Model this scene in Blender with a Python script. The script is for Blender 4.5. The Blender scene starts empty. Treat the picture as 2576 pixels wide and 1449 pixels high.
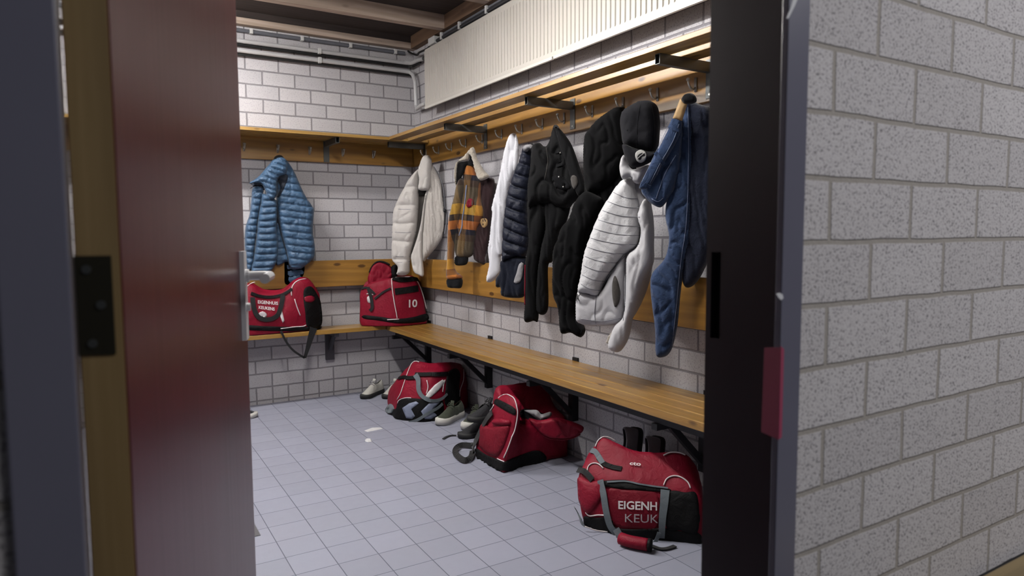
import bpy, bmesh, math, random
import numpy as np
from mathutils import Vector, Matrix, noise
from mathutils.bvhtree import BVHTree
from mathutils.geometry import delaunay_2d_cdt

SC = bpy.context.scene
COL = SC.collection
random.seed(7)
W, HGT = 2576, 1449
# ------------------------------------------------------------------ camera
FPX = 1715.34
YAW, PITCH, ROLL = math.radians(31.14), math.radians(-4.486), math.radians(-0.304)
CAM = Vector((-2.103, -4.907, 1.171))
_F = Vector((math.sin(YAW)*math.cos(PITCH), math.cos(YAW)*math.cos(PITCH), math.sin(PITCH)))
_R0 = Vector((math.cos(YAW), -math.sin(YAW), 0))
_U0 = _R0.cross(_F)
RGT = _R0*math.cos(ROLL) + _U0*math.sin(ROLL)
UPV = -_R0*math.sin(ROLL) + _U0*math.cos(ROLL)
FWD = _F

def ray(u, v):
    return (FWD + RGT*((u-W/2)/FPX) - UPV*((v-HGT/2)/FPX))

def on_plane(u, v, P, N):
    r = ray(u, v)
    return CAM + r*((P-CAM).dot(N)/r.dot(N))

def at(u, v, ax, val):
    i = 'xyz'.index(ax); r = ray(u, v)
    return CAM + r*((val-CAM[i])/r[i])

def V(*a): return Vector(a)

def zoom(ox, oy, s):
    return lambda pts: [(ox+x/s, oy+y/s) for x, y in pts]

# ------------------------------------------------------------------ object helpers
def tag(o, label=None, cat=None, group=None, kind=None):
    if label: o['label'] = label
    if cat: o['category'] = cat
    if group: o['group'] = group
    if kind: o['kind'] = kind
    return o

def thing(name, loc, label, cat, group=None):
    o = bpy.data.objects.new(name, None); COL.objects.link(o)
    o.empty_display_size = 0.05
    o.location = loc
    return tag(o, label, cat, group)

def wloc(o):
    p = Vector((0, 0, 0))
    while o is not None:
        p += o.location; o = o.parent
    return p

def link(name, verts, faces, m, parent=None, smooth=True, origin=None, uvs=None, label=None):
    """verts are world coordinates; the mesh is stored relative to its parent (or to its own origin)."""
    me = bpy.data.meshes.new(name)
    base = wloc(parent) if parent is not None else (Vector(origin) if origin is not None else Vector((0, 0, 0)))
    me.from_pydata([tuple(Vector(v)-base) for v in verts], [], faces)
    if uvs is not None:
        ul = me.uv_layers.new(name='UVMap')
        for lp in me.loops: ul.data[lp.index].uv = uvs[lp.vertex_index]
    me.update()
    bm = bmesh.new(); bm.from_mesh(me)
    bmesh.ops.recalc_face_normals(bm, faces=bm.faces)
    bm.to_mesh(me); bm.free()
    if smooth is not None:
        me.polygons.foreach_set('use_smooth', [bool(smooth)]*len(me.polygons))
    o = bpy.data.objects.new(name, me); COL.objects.link(o)
    if m is not None: me.materials.append(m)
    if parent is not None: o.parent = parent
    elif origin is not None: o.location = base
    if label: o['label'] = label
    return o

class MB:
    """collects simple shapes into ONE mesh"""
    def __init__(s): s.v = []; s.f = []
    def add(s, vs, fs):
        b = len(s.v); s.v += [Vector(v) for v in vs]; s.f += [tuple(i+b for i in f) for f in fs]; return s
    def box(s, x0, x1, y0, y1, z0, z1, bev=0.0):
        if bev <= 0:
            vs = [(x, y, z) for z in (z0, z1) for y in (y0, y1) for x in (x0, x1)]
            fs = [(0,2,3,1),(4,5,7,6),(0,1,5,4),(2,6,7,3),(0,4,6,2),(1,3,7,5)]
            return s.add(vs, fs)
        bm = bmesh.new(); bmesh.ops.create_cube(bm, size=1)
        for v in bm.verts:
            v.co = Vector(((x0+x1)/2+v.co.x*(x1-x0), (y0+y1)/2+v.co.y*(y1-y0), (z0+z1)/2+v.co.z*(z1-z0)))
        bmesh.ops.bevel(bm, geom=bm.edges[:], offset=bev, segments=2, profile=.5, affect='EDGES')
        bm.verts.index_update()
        s.add([v.co.copy() for v in bm.verts], [tuple(v.index for v in f.verts) for f in bm.faces]); bm.free(); return s
    def obox(s, c, ax, ay, az):
        """box from centre and half-axis vectors"""
        c = Vector(c)
        vs = [c+ax*i+ay*j+az*k for k in (-1, 1) for j in (-1, 1) for i in (-1, 1)]
        return s.add(vs, [(0,2,3,1),(4,5,7,6),(0,1,5,4),(2,6,7,3),(0,4,6,2),(1,3,7,5)])
    def tube(s, pts, r, n=10, cap=True):
        pts = [Vector(p) for p in pts]
        rr = r if isinstance(r, (list, tuple)) else [r]*len(pts)
        vs, fs = [], []
        prev = None
        for i, p in enumerate(pts):
            t = (pts[min(i+1, len(pts)-1)]-pts[max(i-1, 0)])
            t = t.normalized() if t.length > 1e-9 else Vector((0, 0, 1))
            if prev is None:
                a = t.orthogonal().normalized()
            else:
                a = (prev - t*prev.dot(t)); a = a.normalized() if a.length > 1e-6 else t.orthogonal().normalized()
            prev = a; b = t.cross(a)
            for k in range(n):
                an = 2*math.pi*k/n
                vs.append(p+(a*math.cos(an)+b*math.sin(an))*rr[i])
        for i in range(len(pts)-1):
            for k in range(n):
                fs.append((i*n+k, i*n+(k+1) % n, (i+1)*n+(k+1) % n, (i+1)*n+k))
        if cap:
            fs.append(tuple(range(n-1, -1, -1))); fs.append(tuple((len(pts)-1)*n+k for k in range(n)))
        return s.add(vs, fs)
    def sphere(s, c, r, seg=10, ring=7):
        c = Vector(c); r = Vector((r, r, r)) if not hasattr(r, '__len__') else Vector(r)
        vs = [c+Vector((0, 0, r.z))]; fs = []
        for i in range(1, ring):
            th = math.pi*i/ring
            for k in range(seg):
                ph = 2*math.pi*k/seg
                vs.append(c+Vector((r.x*math.sin(th)*math.cos(ph), r.y*math.sin(th)*math.sin(ph), r.z*math.cos(th))))
        vs.append(c-Vector((0, 0, r.z)))
        for k in range(seg): fs.append((0, 1+k, 1+(k+1) % seg))
        for i in range(ring-2):
            for k in range(seg):
                a = 1+i*seg; fs.append((a+k, a+seg+k, a+seg+(k+1) % seg, a+(k+1) % seg))
        e = len(vs)-1; a = 1+(ring-2)*seg
        for k in range(seg): fs.append((e, a+(k+1) % seg, a+k))
        return s.add(vs, fs)
    def prism(s, poly, d):
        """poly: list of world points, d: extrusion vector"""
        n = len(poly); d = Vector(d)
        vs = [Vector(p) for p in poly]+[Vector(p)+d for p in poly]
        fs = [tuple(range(n-1, -1, -1)), tuple(range(n, 2*n))]+[(i, (i+1) % n, n+(i+1) % n, n+i) for i in range(n)]
        return s.add(vs, fs)
    def build(s, name, m, parent=None, smooth=False, origin=None, label=None):
        return link(name, s.v, s.f, m, parent, smooth, origin, label=label)

# ------------------------------------------------------------------ curves in pixel / plane space
def catmull(pts, closed=False, step=None, n=8):
    P = [np.array(p, float) for p in pts]; m = len(P); out = []
    rng = range(m) if closed else range(m-1)
    for i in rng:
        p1, p2 = P[i], P[(i+1) % m]
        p0 = P[(i-1) % m] if (closed or i > 0) else 2*p1-p2
        p3 = P[(i+2) % m] if (closed or i+2 < m) else 2*p2-p1
        L = np.linalg.norm(p2-p1)
        k = max(1, int(round(L/step))) if step else n
        for j in range(k):
            t = j/k; t2, t3 = t*t, t*t*t
            out.append(0.5*((2*p1)+(-p0+p2)*t+(2*p0-5*p1+4*p2-p3)*t2+(-p0+3*p1-3*p2+p3)*t3))
    if not closed: out.append(P[-1])
    return out

def soft(pts, closed=True, step=6, k=0.5):
    """mix of the straight polygon and its catmull curve, resampled"""
    return catmull(pts, closed, step)

def bdist(Q, B):
    """distance of points Q (n,2) to the closed polyline B (m,2)"""
    A = B; C = np.roll(B, -1, 0); d = C-A; L2 = np.maximum((d*d).sum(1), 1e-12)
    out = np.full(len(Q), 1e9)
    for i in range(len(A)):
        w = Q-A[i]; t = np.clip((w@d[i])/L2[i], 0, 1)
        out = np.minimum(out, np.hypot(w[:, 0]-t*d[i, 0], w[:, 1]-t*d[i, 1]))
    return out

def inside(Q, B):
    x, y = Q[:, 0], Q[:, 1]; c = np.zeros(len(Q), bool); m = len(B)
    for i in range(m):
        x1, y1 = B[i]; x2, y2 = B[(i+1) % m]
        if abs(y2-y1) < 1e-12: continue
        k = ((y1 > y) != (y2 > y)) & (x < (x2-x1)*(y-y1)/(y2-y1)+x1)
        c ^= k
    return c

def tri_fill(B, res):
    """triangulate closed polyline B (list of 2-vectors) with interior points at spacing res -> pts (n,2), tris, nb"""
    B = np.array(B); lo, hi = B.min(0), B.max(0)
    gx = np.arange(lo[0]+res*.5, hi[0], res); gy = np.arange(lo[1]+res*.43, hi[1], res*.866)
    G = []
    for j, y in enumerate(gy):
        for x in gx: G.append((x+(res*.5 if j % 2 else 0), y))
    G = np.array(G) if G else np.zeros((0, 2))
    if len(G):
        G = G[inside(G, B)]
        if len(G): G = G[bdist(G, B) > res*.55]
    P = np.vstack([B, G]) if len(G) else B
    n = len(B)
    vs, es, fs, ov, oe, of = delaunay_2d_cdt([Vector(p) for p in P], [(i, (i+1) % n) for i in range(n)], [], 1, 1e-7)
    Pn = np.array([tuple(v) for v in vs])
    return Pn, [tuple(f) for f in fs]

BV = {}
def remember(key, verts, faces):
    BV.setdefault(key, []).append(BVHTree.FromPolygons([tuple(v) for v in verts], [tuple(f) for f in faces]))

def piece(name, px, P, N, m, parent=None, th=.03, thb=None, R=.05, off=0., res=.007, quilt=None, fold=(.006, 14, 3.5), seed=0,
          key=None, clampx=None, clampy=None, uvrot=0., smooth_outline=True, power=.5, label=None, zmin=None, tilt=None, flat=.6):
    """A padded cloth piece: the outline (pixels) is set out on the vertical plane (P, N), then given real thickness, folds and quilting."""
    N = Vector(N).normalized(); T = Vector((0, 0, 1)).cross(N).normalized(); O = Vector(P)+N*off
    pw = [on_plane(u, v, O, N) for u, v in px]
    B = [np.array(((p-O).dot(T), p.z)) for p in pw]
    B = catmull(B, True, res) if smooth_outline else [b for i in range(len(B)) for b in
        [B[i]+(B[(i+1) % len(B)]-B[i])*t for t in np.arange(0, 1, max(.05, min(1., res/max(1e-6, np.linalg.norm(B[(i+1) % len(B)]-B[i])))))]]
    Q, tris = tri_fill(B, res)
    Bn = np.array(B)
    d = bdist(Q, Bn)
    R = R*flat; t = np.clip(d/R, 0, 1)
    prof = np.power(np.maximum(1-(1-t)**2, 0), power)
    amp, fx, fz = fold
    thb = th*.6 if thb is None else thb
    hf = th*prof.copy()
    ns = np.array([noise.noise(Vector((q[0]*fx, q[1]*fz, seed*3.7)))+.45*noise.noise(Vector((q[0]*fx*2.3, q[1]*fz*2.0, seed*1.3+9)))
                   for q in Q])
    hf += .55*amp*ns*np.minimum(1, t*1.6)
    rd = np.array([abs(noise.noise(Vector((q[0]*fx*1.9+q[1]*2.5+.7*noise.noise(Vector((q[0]*9, q[1]*9, seed))), q[1]*fz*1.6-q[0]*3, seed*2.1+4)))) for q in Q])
    hf -= amp*.9*np.power(np.maximum(0, 1-rd*4.5), 1.5)*np.minimum(1, t*1.6)
    if quilt:
        pit, ang, dep = quilt[:3]; wob = quilt[3] if len(quilt) > 3 else .006
        s = Q[:, 0]*math.sin(ang)+Q[:, 1]*math.cos(ang)
        s = s + wob*np.array([noise.noise(Vector((q[0]*9, q[1]*9, seed+.5))) for q in Q])
        ph = np.abs(2*((s/pit) % 1.0)-1)
        hf *= 1-dep*np.power(ph, 4)
    if tilt is not None:
        tl = tilt(Q)
    else: tl = 0
    n = len(Q)
    on_b = d < 1e-5
    fr, bk, idx_b = [], [], {}
    for i in range(n):
        b = O+T*Q[i, 0]; b.z = Q[i, 1]
        tv = (tl[i] if hasattr(tl, '__len__') else 0)
        fr.append(b+N*(hf[i]*(0 if on_b[i] else 1)+tv))
    verts = list(fr)
    for i in range(n):
        if on_b[i]: idx_b[i] = i
        else:
            b = O+T*Q[i, 0]; b.z = Q[i, 1]
            tv = (tl[i] if hasattr(tl, '__len__') else 0)
            idx_b[i] = len(verts); verts.append(b-N*(thb*prof[i])+N*tv)
    for v in verts:
        kk = max(0., min(1., (v.z-1.03)/.12))          # the backrest boards stand proud of the walls
        if clampx is not None: v.x = min(v.x, clampx+(-.03-clampx)*kk)
        if clampy is not None: v.y = min(v.y, clampy+(-.03-clampy)*kk)
        if zmin is not None and v.z < zmin: v.z = zmin
    faces = [f for f in tris]+[tuple(idx_b[i] for i in reversed(f)) for f in tris if not all(on_b[i] for i in f)]
    c, s_ = math.cos(uvrot), math.sin(uvrot)
    uv = [(c*q[0]-s_*q[1], s_*q[0]+c*q[1]) for q in Q]
    uvs = list(uv)
    for i in range(n):
        if not on_b[i]: uvs.append(uv[i])
    o = link(name, verts, faces, m, parent, True, uvs=uvs, label=label)
    if key: remember(key, verts, faces)
    return o

def cast(u, v, keys):
    r = ray(u, v).normalized(); best = None
    for k in keys:
        for t in BV.get(k, []):
            h = t.ray_cast(CAM, r)
            if h[0] is not None and (best is None or h[3] < best[2]): best = (h[0], h[1], h[3])
    if best is None: return None
    nrm = best[1]
    if nrm.dot(r) > 0: nrm = -nrm
    return best[0], nrm

def surf_pts(px, surf, step=4.0, closed=False):
    """pixel polyline -> list of (point, normal). surf: list of bvh keys or ('plane', P, N)"""
    pts = catmull(px, closed, step)
    out = []
    for p in pts:
        if surf and surf[0] == 'plane':
            out.append((on_plane(p[0], p[1], surf[1], surf[2]), Vector(surf[2]).normalized()))
        else:
            out.append(cast(p[0], p[1], surf))
    if all(o is None for o in out): return []
    # fill misses from the nearest hit: same distance along the ray
    hit = [i for i, o in enumerate(out) if o is not None]
    for i, o in enumerate(out):
        if o is None:
            j = min(hit, key=lambda h: abs(h-i)); P, Nn = out[j]
            out[i] = (on_plane(pts[i][0], pts[i][1], P, -FWD), Nn)
    return out

def ribbon(name, px, width, surf, m, parent=None, off=.004, th=.003, step=4.0, closed=False, label=None, face=None):
    S = surf_pts(px, surf, step, closed)
    if len(S) < 2: return None
    P = [p+n*off for p, n in S]
    for _ in range(2):
        P = [P[0]]+[(P[i-1]+P[i]*2+P[i+1])/4 for i in range(1, len(P)-1)]+[P[-1]]
    vs, fs = [], []; side0 = None
    for i, p in enumerate(P):
        t = (P[min(i+1, len(P)-1)]-P[max(i-1, 0)]); t = t.normalized() if t.length > 1e-9 else Vector((0, 0, 1))
        n = S[i][1] if face is None else Vector(face)
        sd = t.cross(n)
        if sd.length < 1e-4: sd = t.orthogonal()
        sd.normalize()
        if side0 is not None and sd.dot(side0) < 0: sd = -sd
        if side0 is not None: sd = (sd+side0*1.0).normalized()
        side0 = sd; nn = sd.cross(t).normalized()
        if nn.dot(n) < 0: nn = -nn
        w = width(i/(len(P)-1)) if callable(width) else width
        for a, b in ((-1, 1), (1, 1), (1, -1), (-1, -1)):
            vs.append(p+sd*(w/2*a)+nn*(th/2*b))
    for i in range(len(P)-1):
        for k in range(4): fs.append((i*4+k, i*4+(k+1) % 4, i*4+4+(k+1) % 4, i*4+4+k))
    fs.append((3, 2, 1, 0)); e = (len(P)-1)*4; fs.append((e, e+1, e+2, e+3))
    return link(name, vs, fs, m, parent, False, label=label)

def piping(name, px, r, surf, m, parent=None, off=.002, step=4.0, closed=False, label=None):
    S = surf_pts(px, surf, step, closed)
    if len(S) < 2: return None
    P = [p+n*off for p, n in S]
    for _ in range(2):
        P = [P[0]]+[(P[i-1]+P[i]*2+P[i+1])/4 for i in range(1, len(P)-1)]+[P[-1]]
    b = MB(); b.tube(P, r, 6)
    return b.build(name, m, parent, True, label=label)

def patch(name, px, surf, m, parent=None, off=.004, skirt=.004, res=5.0, smooth_outline=True, label=None, puff=0.):
    """a cloth panel sewn on a surface: outline in pixels, every vertex laid on the surface"""
    B = catmull(px, True, res) if smooth_outline else [np.array(px[i])+(np.array(px[(i+1) % len(px)])-np.array(px[i]))*t
        for i in range(len(px)) for t in np.arange(0, 1, max(.04, min(1, res/max(1e-6, np.hypot(*(np.array(px[(i+1) % len(px)])-np.array(px[i])))))))]
    Q, tris = tri_fill(B, res)
    hits = [cast(q[0], q[1], surf) if surf[0] != 'plane' else (on_plane(q[0], q[1], surf[1], surf[2]), Vector(surf[2]).normalized()) for q in Q]
    good = [i for i, h in enumerate(hits) if h is not None]
    if not good: return None
    G = Q[good]
    for i, h in enumerate(hits):
        if h is None:
            j = good[int(np.argmin(((G-Q[i])**2).sum(1)))]
            hits[i] = (on_plane(Q[i][0], Q[i][1], hits[j][0], -FWD), hits[j][1])
    d = bdist(Q, np.array(B)); dm = max(1e-6, d.max())
    vs = [h[0]+h[1]*(off+puff*math.sqrt(max(0, 1-(1-d[i]/dm)**2))) for i, h in enumerate(hits)]
    fs = [tuple(f) for f in tris]
    # skirt so that the panel has an edge
    from collections import Counter
    ec = Counter()
    for f in fs:
        for a, b in zip(f, f[1:]+f[:1]): ec[(min(a, b), max(a, b))] += 1
    low = {}
    for (a, b), c in list(ec.items()):
        if c == 1:
            for i in (a, b):
                if i not in low:
                    low[i] = len(vs); vs.append(hits[i][0]-hits[i][1]*skirt)
            fs.append((a, b, low[b], low[a]))
    return link(name, vs, fs, m, parent, True, label=label)

def lettering(name, text, px0, hpx, wpx, surf, m, parent=None, slope=0., off=.0045, italic=0., vslope=0., label=None, bold=False):
    """text laid on a surface: px0 = lower left corner in pixels, hpx = cap height, wpx = total width"""
    cu = bpy.data.curves.new('tmp_text', 'FONT'); cu.body = text; cu.size = 1.0; cu.resolution_u = 3
    if bold: cu.offset = .022
    ob = bpy.data.objects.new('tmp_text', cu); COL.objects.link(ob)
    dg = bpy.context.evaluated_depsgraph_get(); dg.update()
    me = bpy.data.meshes.new_from_object(ob.evaluated_get(dg))
    bpy.data.objects.remove(ob)
    if not len(me.vertices): return None
    X = np.array([v.co[:2] for v in me.vertices]); lo, hi = X.min(0), X.max(0)
    X = (X-lo)/(hi-lo)
    fs = [tuple(p.vertices) for p in me.polygons]; bpy.data.meshes.remove(me)
    vs = []; last = None
    pts = []
    for x, y in X:
        u = px0[0]+x*wpx+y*italic; v = px0[1]-y*hpx+x*slope
        pts.append((u, v))
    if surf[0] == 'plane':
        vs = [on_plane(u, v, surf[1], surf[2])+Vector(surf[2]).normalized()*off for u, v in pts]
    else:
        hs = [cast(u, v, surf) for u, v in pts]
        good = [i for i, h in enumerate(hs) if h is not None]
        if not good: return None
        for i, h in enumerate(hs):
            if h is None:
                j = min(good, key=lambda g: (pts[g][0]-pts[i][0])**2+(pts[g][1]-pts[i][1])**2)
                h = (on_plane(pts[i][0], pts[i][1], hs[j][0], -FWD), hs[j][1])
            vs.append(h[0]+h[1]*off)
    return link(name, vs, fs, m, parent, False, label=label)

def loft(name, rings, m, parent=None, key=None, nring=28, nax=6, wr=.003, seed=0, caps=(.035, .035), clampx=None, clampy=None, zmin=None):
    """surface through control rings (each the same number of world points, from the front bottom over the top to the back bottom)"""
    R = []
    for rg in rings:
        c = catmull([tuple(p) for p in rg], False, None, max(2, nring//(len(rg)-1)))
        R.append(np.array(c))
    k = min(len(r) for r in R); R = np.array([r[:k] for r in R])      # (stations, k, 3)
    S = []
    cols = [np.array(catmull([tuple(R[i, j]) for i in range(len(R))], False, None, nax)) for j in range(k)]
    S = np.stack(cols, 1)                                              # (na, k, 3)
    # end caps
    def cap(a, b, bul):
        c = a.mean(0); d = c-b.mean(0); d = d/max(1e-6, np.linalg.norm(d))
        out = []
        for sc, bb in ((.93, .35), (.78, .7), (.5, .93), (.2, 1.)):
            r = c+(a-c)*sc+d*bul*bb
            out.append(r)
        return out
    lo = cap(S[0], S[1], caps[0])[::-1]; hi = cap(S[-1], S[-2], caps[1])
    A = np.concatenate([np.array(lo), S, np.array(hi)], 0)
    if zmin is not None: A[:, :, 2] = np.maximum(A[:, :, 2], zmin)
    na = len(A)
    vs = [Vector(p) for row in A for p in row]
    fs = []
    for i in range(na-1):
        for j in range(k):
            j2 = (j+1) % k
            fs.append((i*k+j, i*k+j2, (i+1)*k+j2, (i+1)*k+j))
    fs.append(tuple(range(k))); fs.append(tuple((na-1)*k+j for j in range(k-1, -1, -1)))
    # wrinkles along the normal
    me = bpy.data.meshes.new('tmp'); me.from_pydata([tuple(v) for v in vs], [], fs); me.update()
    bm = bmesh.new(); bm.from_mesh(me); bmesh.ops.recalc_face_normals(bm, faces=bm.faces); bm.normal_update()
    bm.verts.ensure_lookup_table()
    for i, v in enumerate(bm.verts):
        p = v.co
        w = noise.noise(p*11+Vector((seed, 0, 0)))+.6*noise.noise(p*27+Vector((0, seed, 0)))
        q = p+v.normal*wr*w
        if zmin is not None and q.z < zmin: q.z = zmin
        if clampx is not None: q.x = min(q.x, clampx(q.z) if callable(clampx) else clampx)
        if clampy is not None and q.y > clampy: q.y = clampy
        vs[i] = q.copy()
    bm.free(); bpy.data.meshes.remove(me)
    o = link(name, vs, fs, m, parent, True)
    if key: remember(key, vs, fs)
    return o
ROOM_W, CORR_W, WORLD_S, EXPO, TUBE_S = 22, 70, .045, 0., 205
# ------------------------------------------------------------------ materials
ALB = .6          # dull surfaces; the lamps make up for it
def lin(c):
    if isinstance(c, str):
        c = c.lstrip('#'); c = [int(c[i:i+2], 16)/255 for i in (0, 2, 4)]
    return tuple((x/12.92 if x <= .04045 else ((x+.055)/1.055)**2.4)*ALB for x in c)+(1.0,)

class NT:
    def __init__(s, name):
        s.m = bpy.data.materials.new(name); s.m.use_nodes = True
        s.t = s.m.node_tree; s.t.nodes.clear()
        s.out = s.n('ShaderNodeOutputMaterial'); s.b = s.n('ShaderNodeBsdfPrincipled')
        s.l(s.b.outputs[0], s.out.inputs['Surface'])
    def n(s, typ, **kw):
        nd = s.t.nodes.new(typ)
        for k, v in kw.items(): setattr(nd, k, v)
        return nd
    def l(s, a, b): s.t.links.new(a, b)
    def set(s, nd, **kw):
        for k, v in kw.items(): nd.inputs[k.replace('_', ' ')].default_value = v
    def coord(s, which='Object'): return s.n('ShaderNodeTexCoord').outputs[which]
    def mapping(s, vec, scale=(1, 1, 1), loc=(0, 0, 0), rot=(0, 0, 0)):
        mp = s.n('ShaderNodeMapping'); s.l(vec, mp.inputs['Vector'])
        mp.inputs['Scale'].default_value = scale; mp.inputs['Location'].default_value = loc; mp.inputs['Rotation'].default_value = rot
        return mp.outputs[0]
    def noise(s, vec, scale, detail=3, rough=.55, dist=0.):
        nd = s.n('ShaderNodeTexNoise'); s.l(vec, nd.inputs['Vector'])
        nd.inputs['Scale'].default_value = scale; nd.inputs['Detail'].default_value = detail
        nd.inputs['Roughness'].default_value = rough; nd.inputs['Distortion'].default_value = dist
        return nd.outputs['Fac']
    def ramp(s, fac, stops, interp='LINEAR'):
        nd = s.n('ShaderNodeValToRGB'); s.l(fac, nd.inputs[0]); cr = nd.color_ramp; cr.interpolation = interp
        while len(cr.elements) < len(stops): cr.elements.new(.5)
        for e, (p, c) in zip(cr.elements, stops):
            e.position = p; e.color = c if not isinstance(c, str) else lin(c)
        return nd.outputs[0]
    def mix(s, fac, a, b, mode='MIX'):
        nd = s.n('ShaderNodeMix', data_type='RGBA', blend_type=mode)
        for sock, val in ((nd.inputs[0], fac), (nd.inputs[6], a), (nd.inputs[7], b)):
            if hasattr(val, 'node'): s.l(val, sock)
            else: sock.default_value = lin(val) if isinstance(val, str) else val
        return nd.outputs[2]
    def math(s, op, a, b=None, clamp=False):
        nd = s.n('ShaderNodeMath', operation=op, use_clamp=clamp)
        for i, val in enumerate((a, b)):
            if val is None: continue
            if hasattr(val, 'node'): s.l(val, nd.inputs[i])
            else: nd.inputs[i].default_value = val
        return nd.outputs[0]
    def bump(s, h, strength=.3, dist=.002):
        nd = s.n('ShaderNodeBump'); nd.inputs['Strength'].default_value = strength; nd.inputs['Distance'].default_value = dist
        s.l(h, nd.inputs['Height']); s.l(nd.outputs[0], s.b.inputs['Normal'])
    def col(s, c):
        if hasattr(c, 'node'): s.l(c, s.b.inputs['Base Color'])
        else: s.b.inputs['Base Color'].default_value = lin(c)
    def rough(s, r):
        if hasattr(r, 'node'): s.l(r, s.b.inputs['Roughness'])
        else: s.b.inputs['Roughness'].default_value = r

M = {}
def plain(key, c, rough=.5, metal=0., spec=.5, coat=0., bump=None, var=0.):
    s = NT(key); o = s.coord()
    if var: s.col(s.mix(s.noise(o, 9, 3), tuple(x*(1-var) for x in lin(c)[:3])+(1,), tuple(min(1, x*(1+var)) for x in lin(c)[:3])+(1,)))
    else: s.col(c)
    s.rough(rough); s.b.inputs['Metallic'].default_value = metal; s.b.inputs['Specular IOR Level'].default_value = spec
    s.b.inputs['Coat Weight'].default_value = coat
    if bump: s.bump(s.noise(o, bump[0], 4), bump[1], bump[2])
    M[key] = s.m; return s

def cloth(key, c, rough=.85, var=.12, sheen=.1, weave=900, wr=22, wrs=.5, shine=.25):
    s = NT(key); o = s.coord()
    a = lin(c)
    s.col(s.mix(s.noise(o, 14, 4), tuple(x*(1-var) for x in a[:3])+(1,), tuple(min(1, x*(1+var)) for x in a[:3])+(1,)))
    s.rough(rough); s.b.inputs['Specular IOR Level'].default_value = shine
    s.b.inputs['Sheen Weight'].default_value = sheen
    h = s.math('ADD', s.math('MULTIPLY', s.noise(o, wr, 5, .6, .8), 1.0), s.math('MULTIPLY', s.noise(o, weave, 1), .04))
    s.bump(h, wrs, .012)
    M[key] = s.m; return s

BL, BH = .21584, .094        # block length and course height with joint
def blocks(key, axis, s0, z0, ca, cb, mortar, speck, base_header=None, speckstr=.6, sp_scale=150, wear=.25, bumpd=.004, mort=.0056):
    s = NT(key); o = s.coord()
    sx = s.n('ShaderNodeSeparateXYZ'); s.l(o, sx.inputs[0])
    cx = s.n('ShaderNodeCombineXYZ')
    wob = s.math('MULTIPLY', s.math('SUBTRACT', s.noise(o, 7, 2), .5), .007)
    s.l(s.math('ADD', s.math('SUBTRACT', sx.outputs[axis], s0), wob), cx.inputs[0])
    s.l(s.math('ADD', s.math('SUBTRACT', sx.outputs['Z'], z0-BH*40), wob), cx.inputs[1])
    def brick(bw, off):
        b = s.n('ShaderNodeTexBrick'); s.l(cx.outputs[0], b.inputs['Vector'])
        b.offset = off; b.offset_frequency = 2; b.squash = 1
        s.set(b, Color1=(0, 0, 0, 1), Color2=(1, 1, 1, 1), Mortar=(.5, .5, .5, 1), Scale=1., Mortar_Size=mort, Mortar_Smooth=.35, Bias=0., Brick_Width=bw, Row_Height=BH)
        return b.outputs['Color'], b.outputs['Fac']
    tint, fac = brick(BL, .5)
    if base_header is not None:
        t2, f2 = brick(BL/2, 0.)
        g = s.math('LESS_THAN', sx.outputs['Z'], base_header)
        tint = s.mix(g, tint, t2); fac = s.mix(g, fac, f2)
    big = s.noise(o, 2.2, 3)
    fine = s.noise(o, sp_scale, 3, .62)
    c = s.mix(tint, ca, cb)
    c = s.mix(s.math('MULTIPLY', s.math('SUBTRACT', big, .35, True), wear), c, (c if False else mortar))
    pores = s.ramp(fine, [(.0, (1, 1, 1, 1)), (.395, (1, 1, 1, 1)), (.45, (0, 0, 0, 1)), (1, (0, 0, 0, 1))])
    light = s.ramp(s.noise(o, sp_scale*1.3, 2), [(.0, (0, 0, 0, 1)), (.56, (0, 0, 0, 1)), (.66, (1, 1, 1, 1)), (1, (1, 1, 1, 1))])
    c = s.mix(s.math('MULTIPLY', pores, speckstr), c, speck)
    c = s.mix(s.math('MULTIPLY', light, .35*speckstr), c, '#f2f0f4')
    mc = s.mix(s.noise(o, 60, 4), mortar, tuple(x*.8 for x in lin(mortar)[:3])+(1,))
    c = s.mix(fac, c, mc)
    s.col(c); s.rough(.92); s.b.inputs['Specular IOR Level'].default_value = .2
    h = s.math('ADD', s.math('MULTIPLY', s.math('SUBTRACT', 1., fac), 1.), s.math('MULTIPLY', fine, .35))
    s.bump(h, .8, bumpd)
    M[key] = s.m

blocks('block_back', 'X', -1.3212, 2.2814, '#cfcdd2', '#dedbdf', '#a19ea3', '#8c8a90', .119, .35, 130)
blocks('block_right', 'Y', -.3235, 2.2814, '#c9c7cc', '#d8d5d9', '#9c99a0', '#85838a', .119, .5, 130)
blocks('block_front', 'X', -1.064, 1.5328, '#cbc6c6', '#d7d2d2', '#b5aea6', '#565257', None, .7, 235, .3, .004, .0048)
blocks('block_side', 'Y', -.1, 2.2814, '#cfcdd2', '#dedbdf', '#a19ea3', '#8c8a90', .119, .35, 130)

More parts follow.
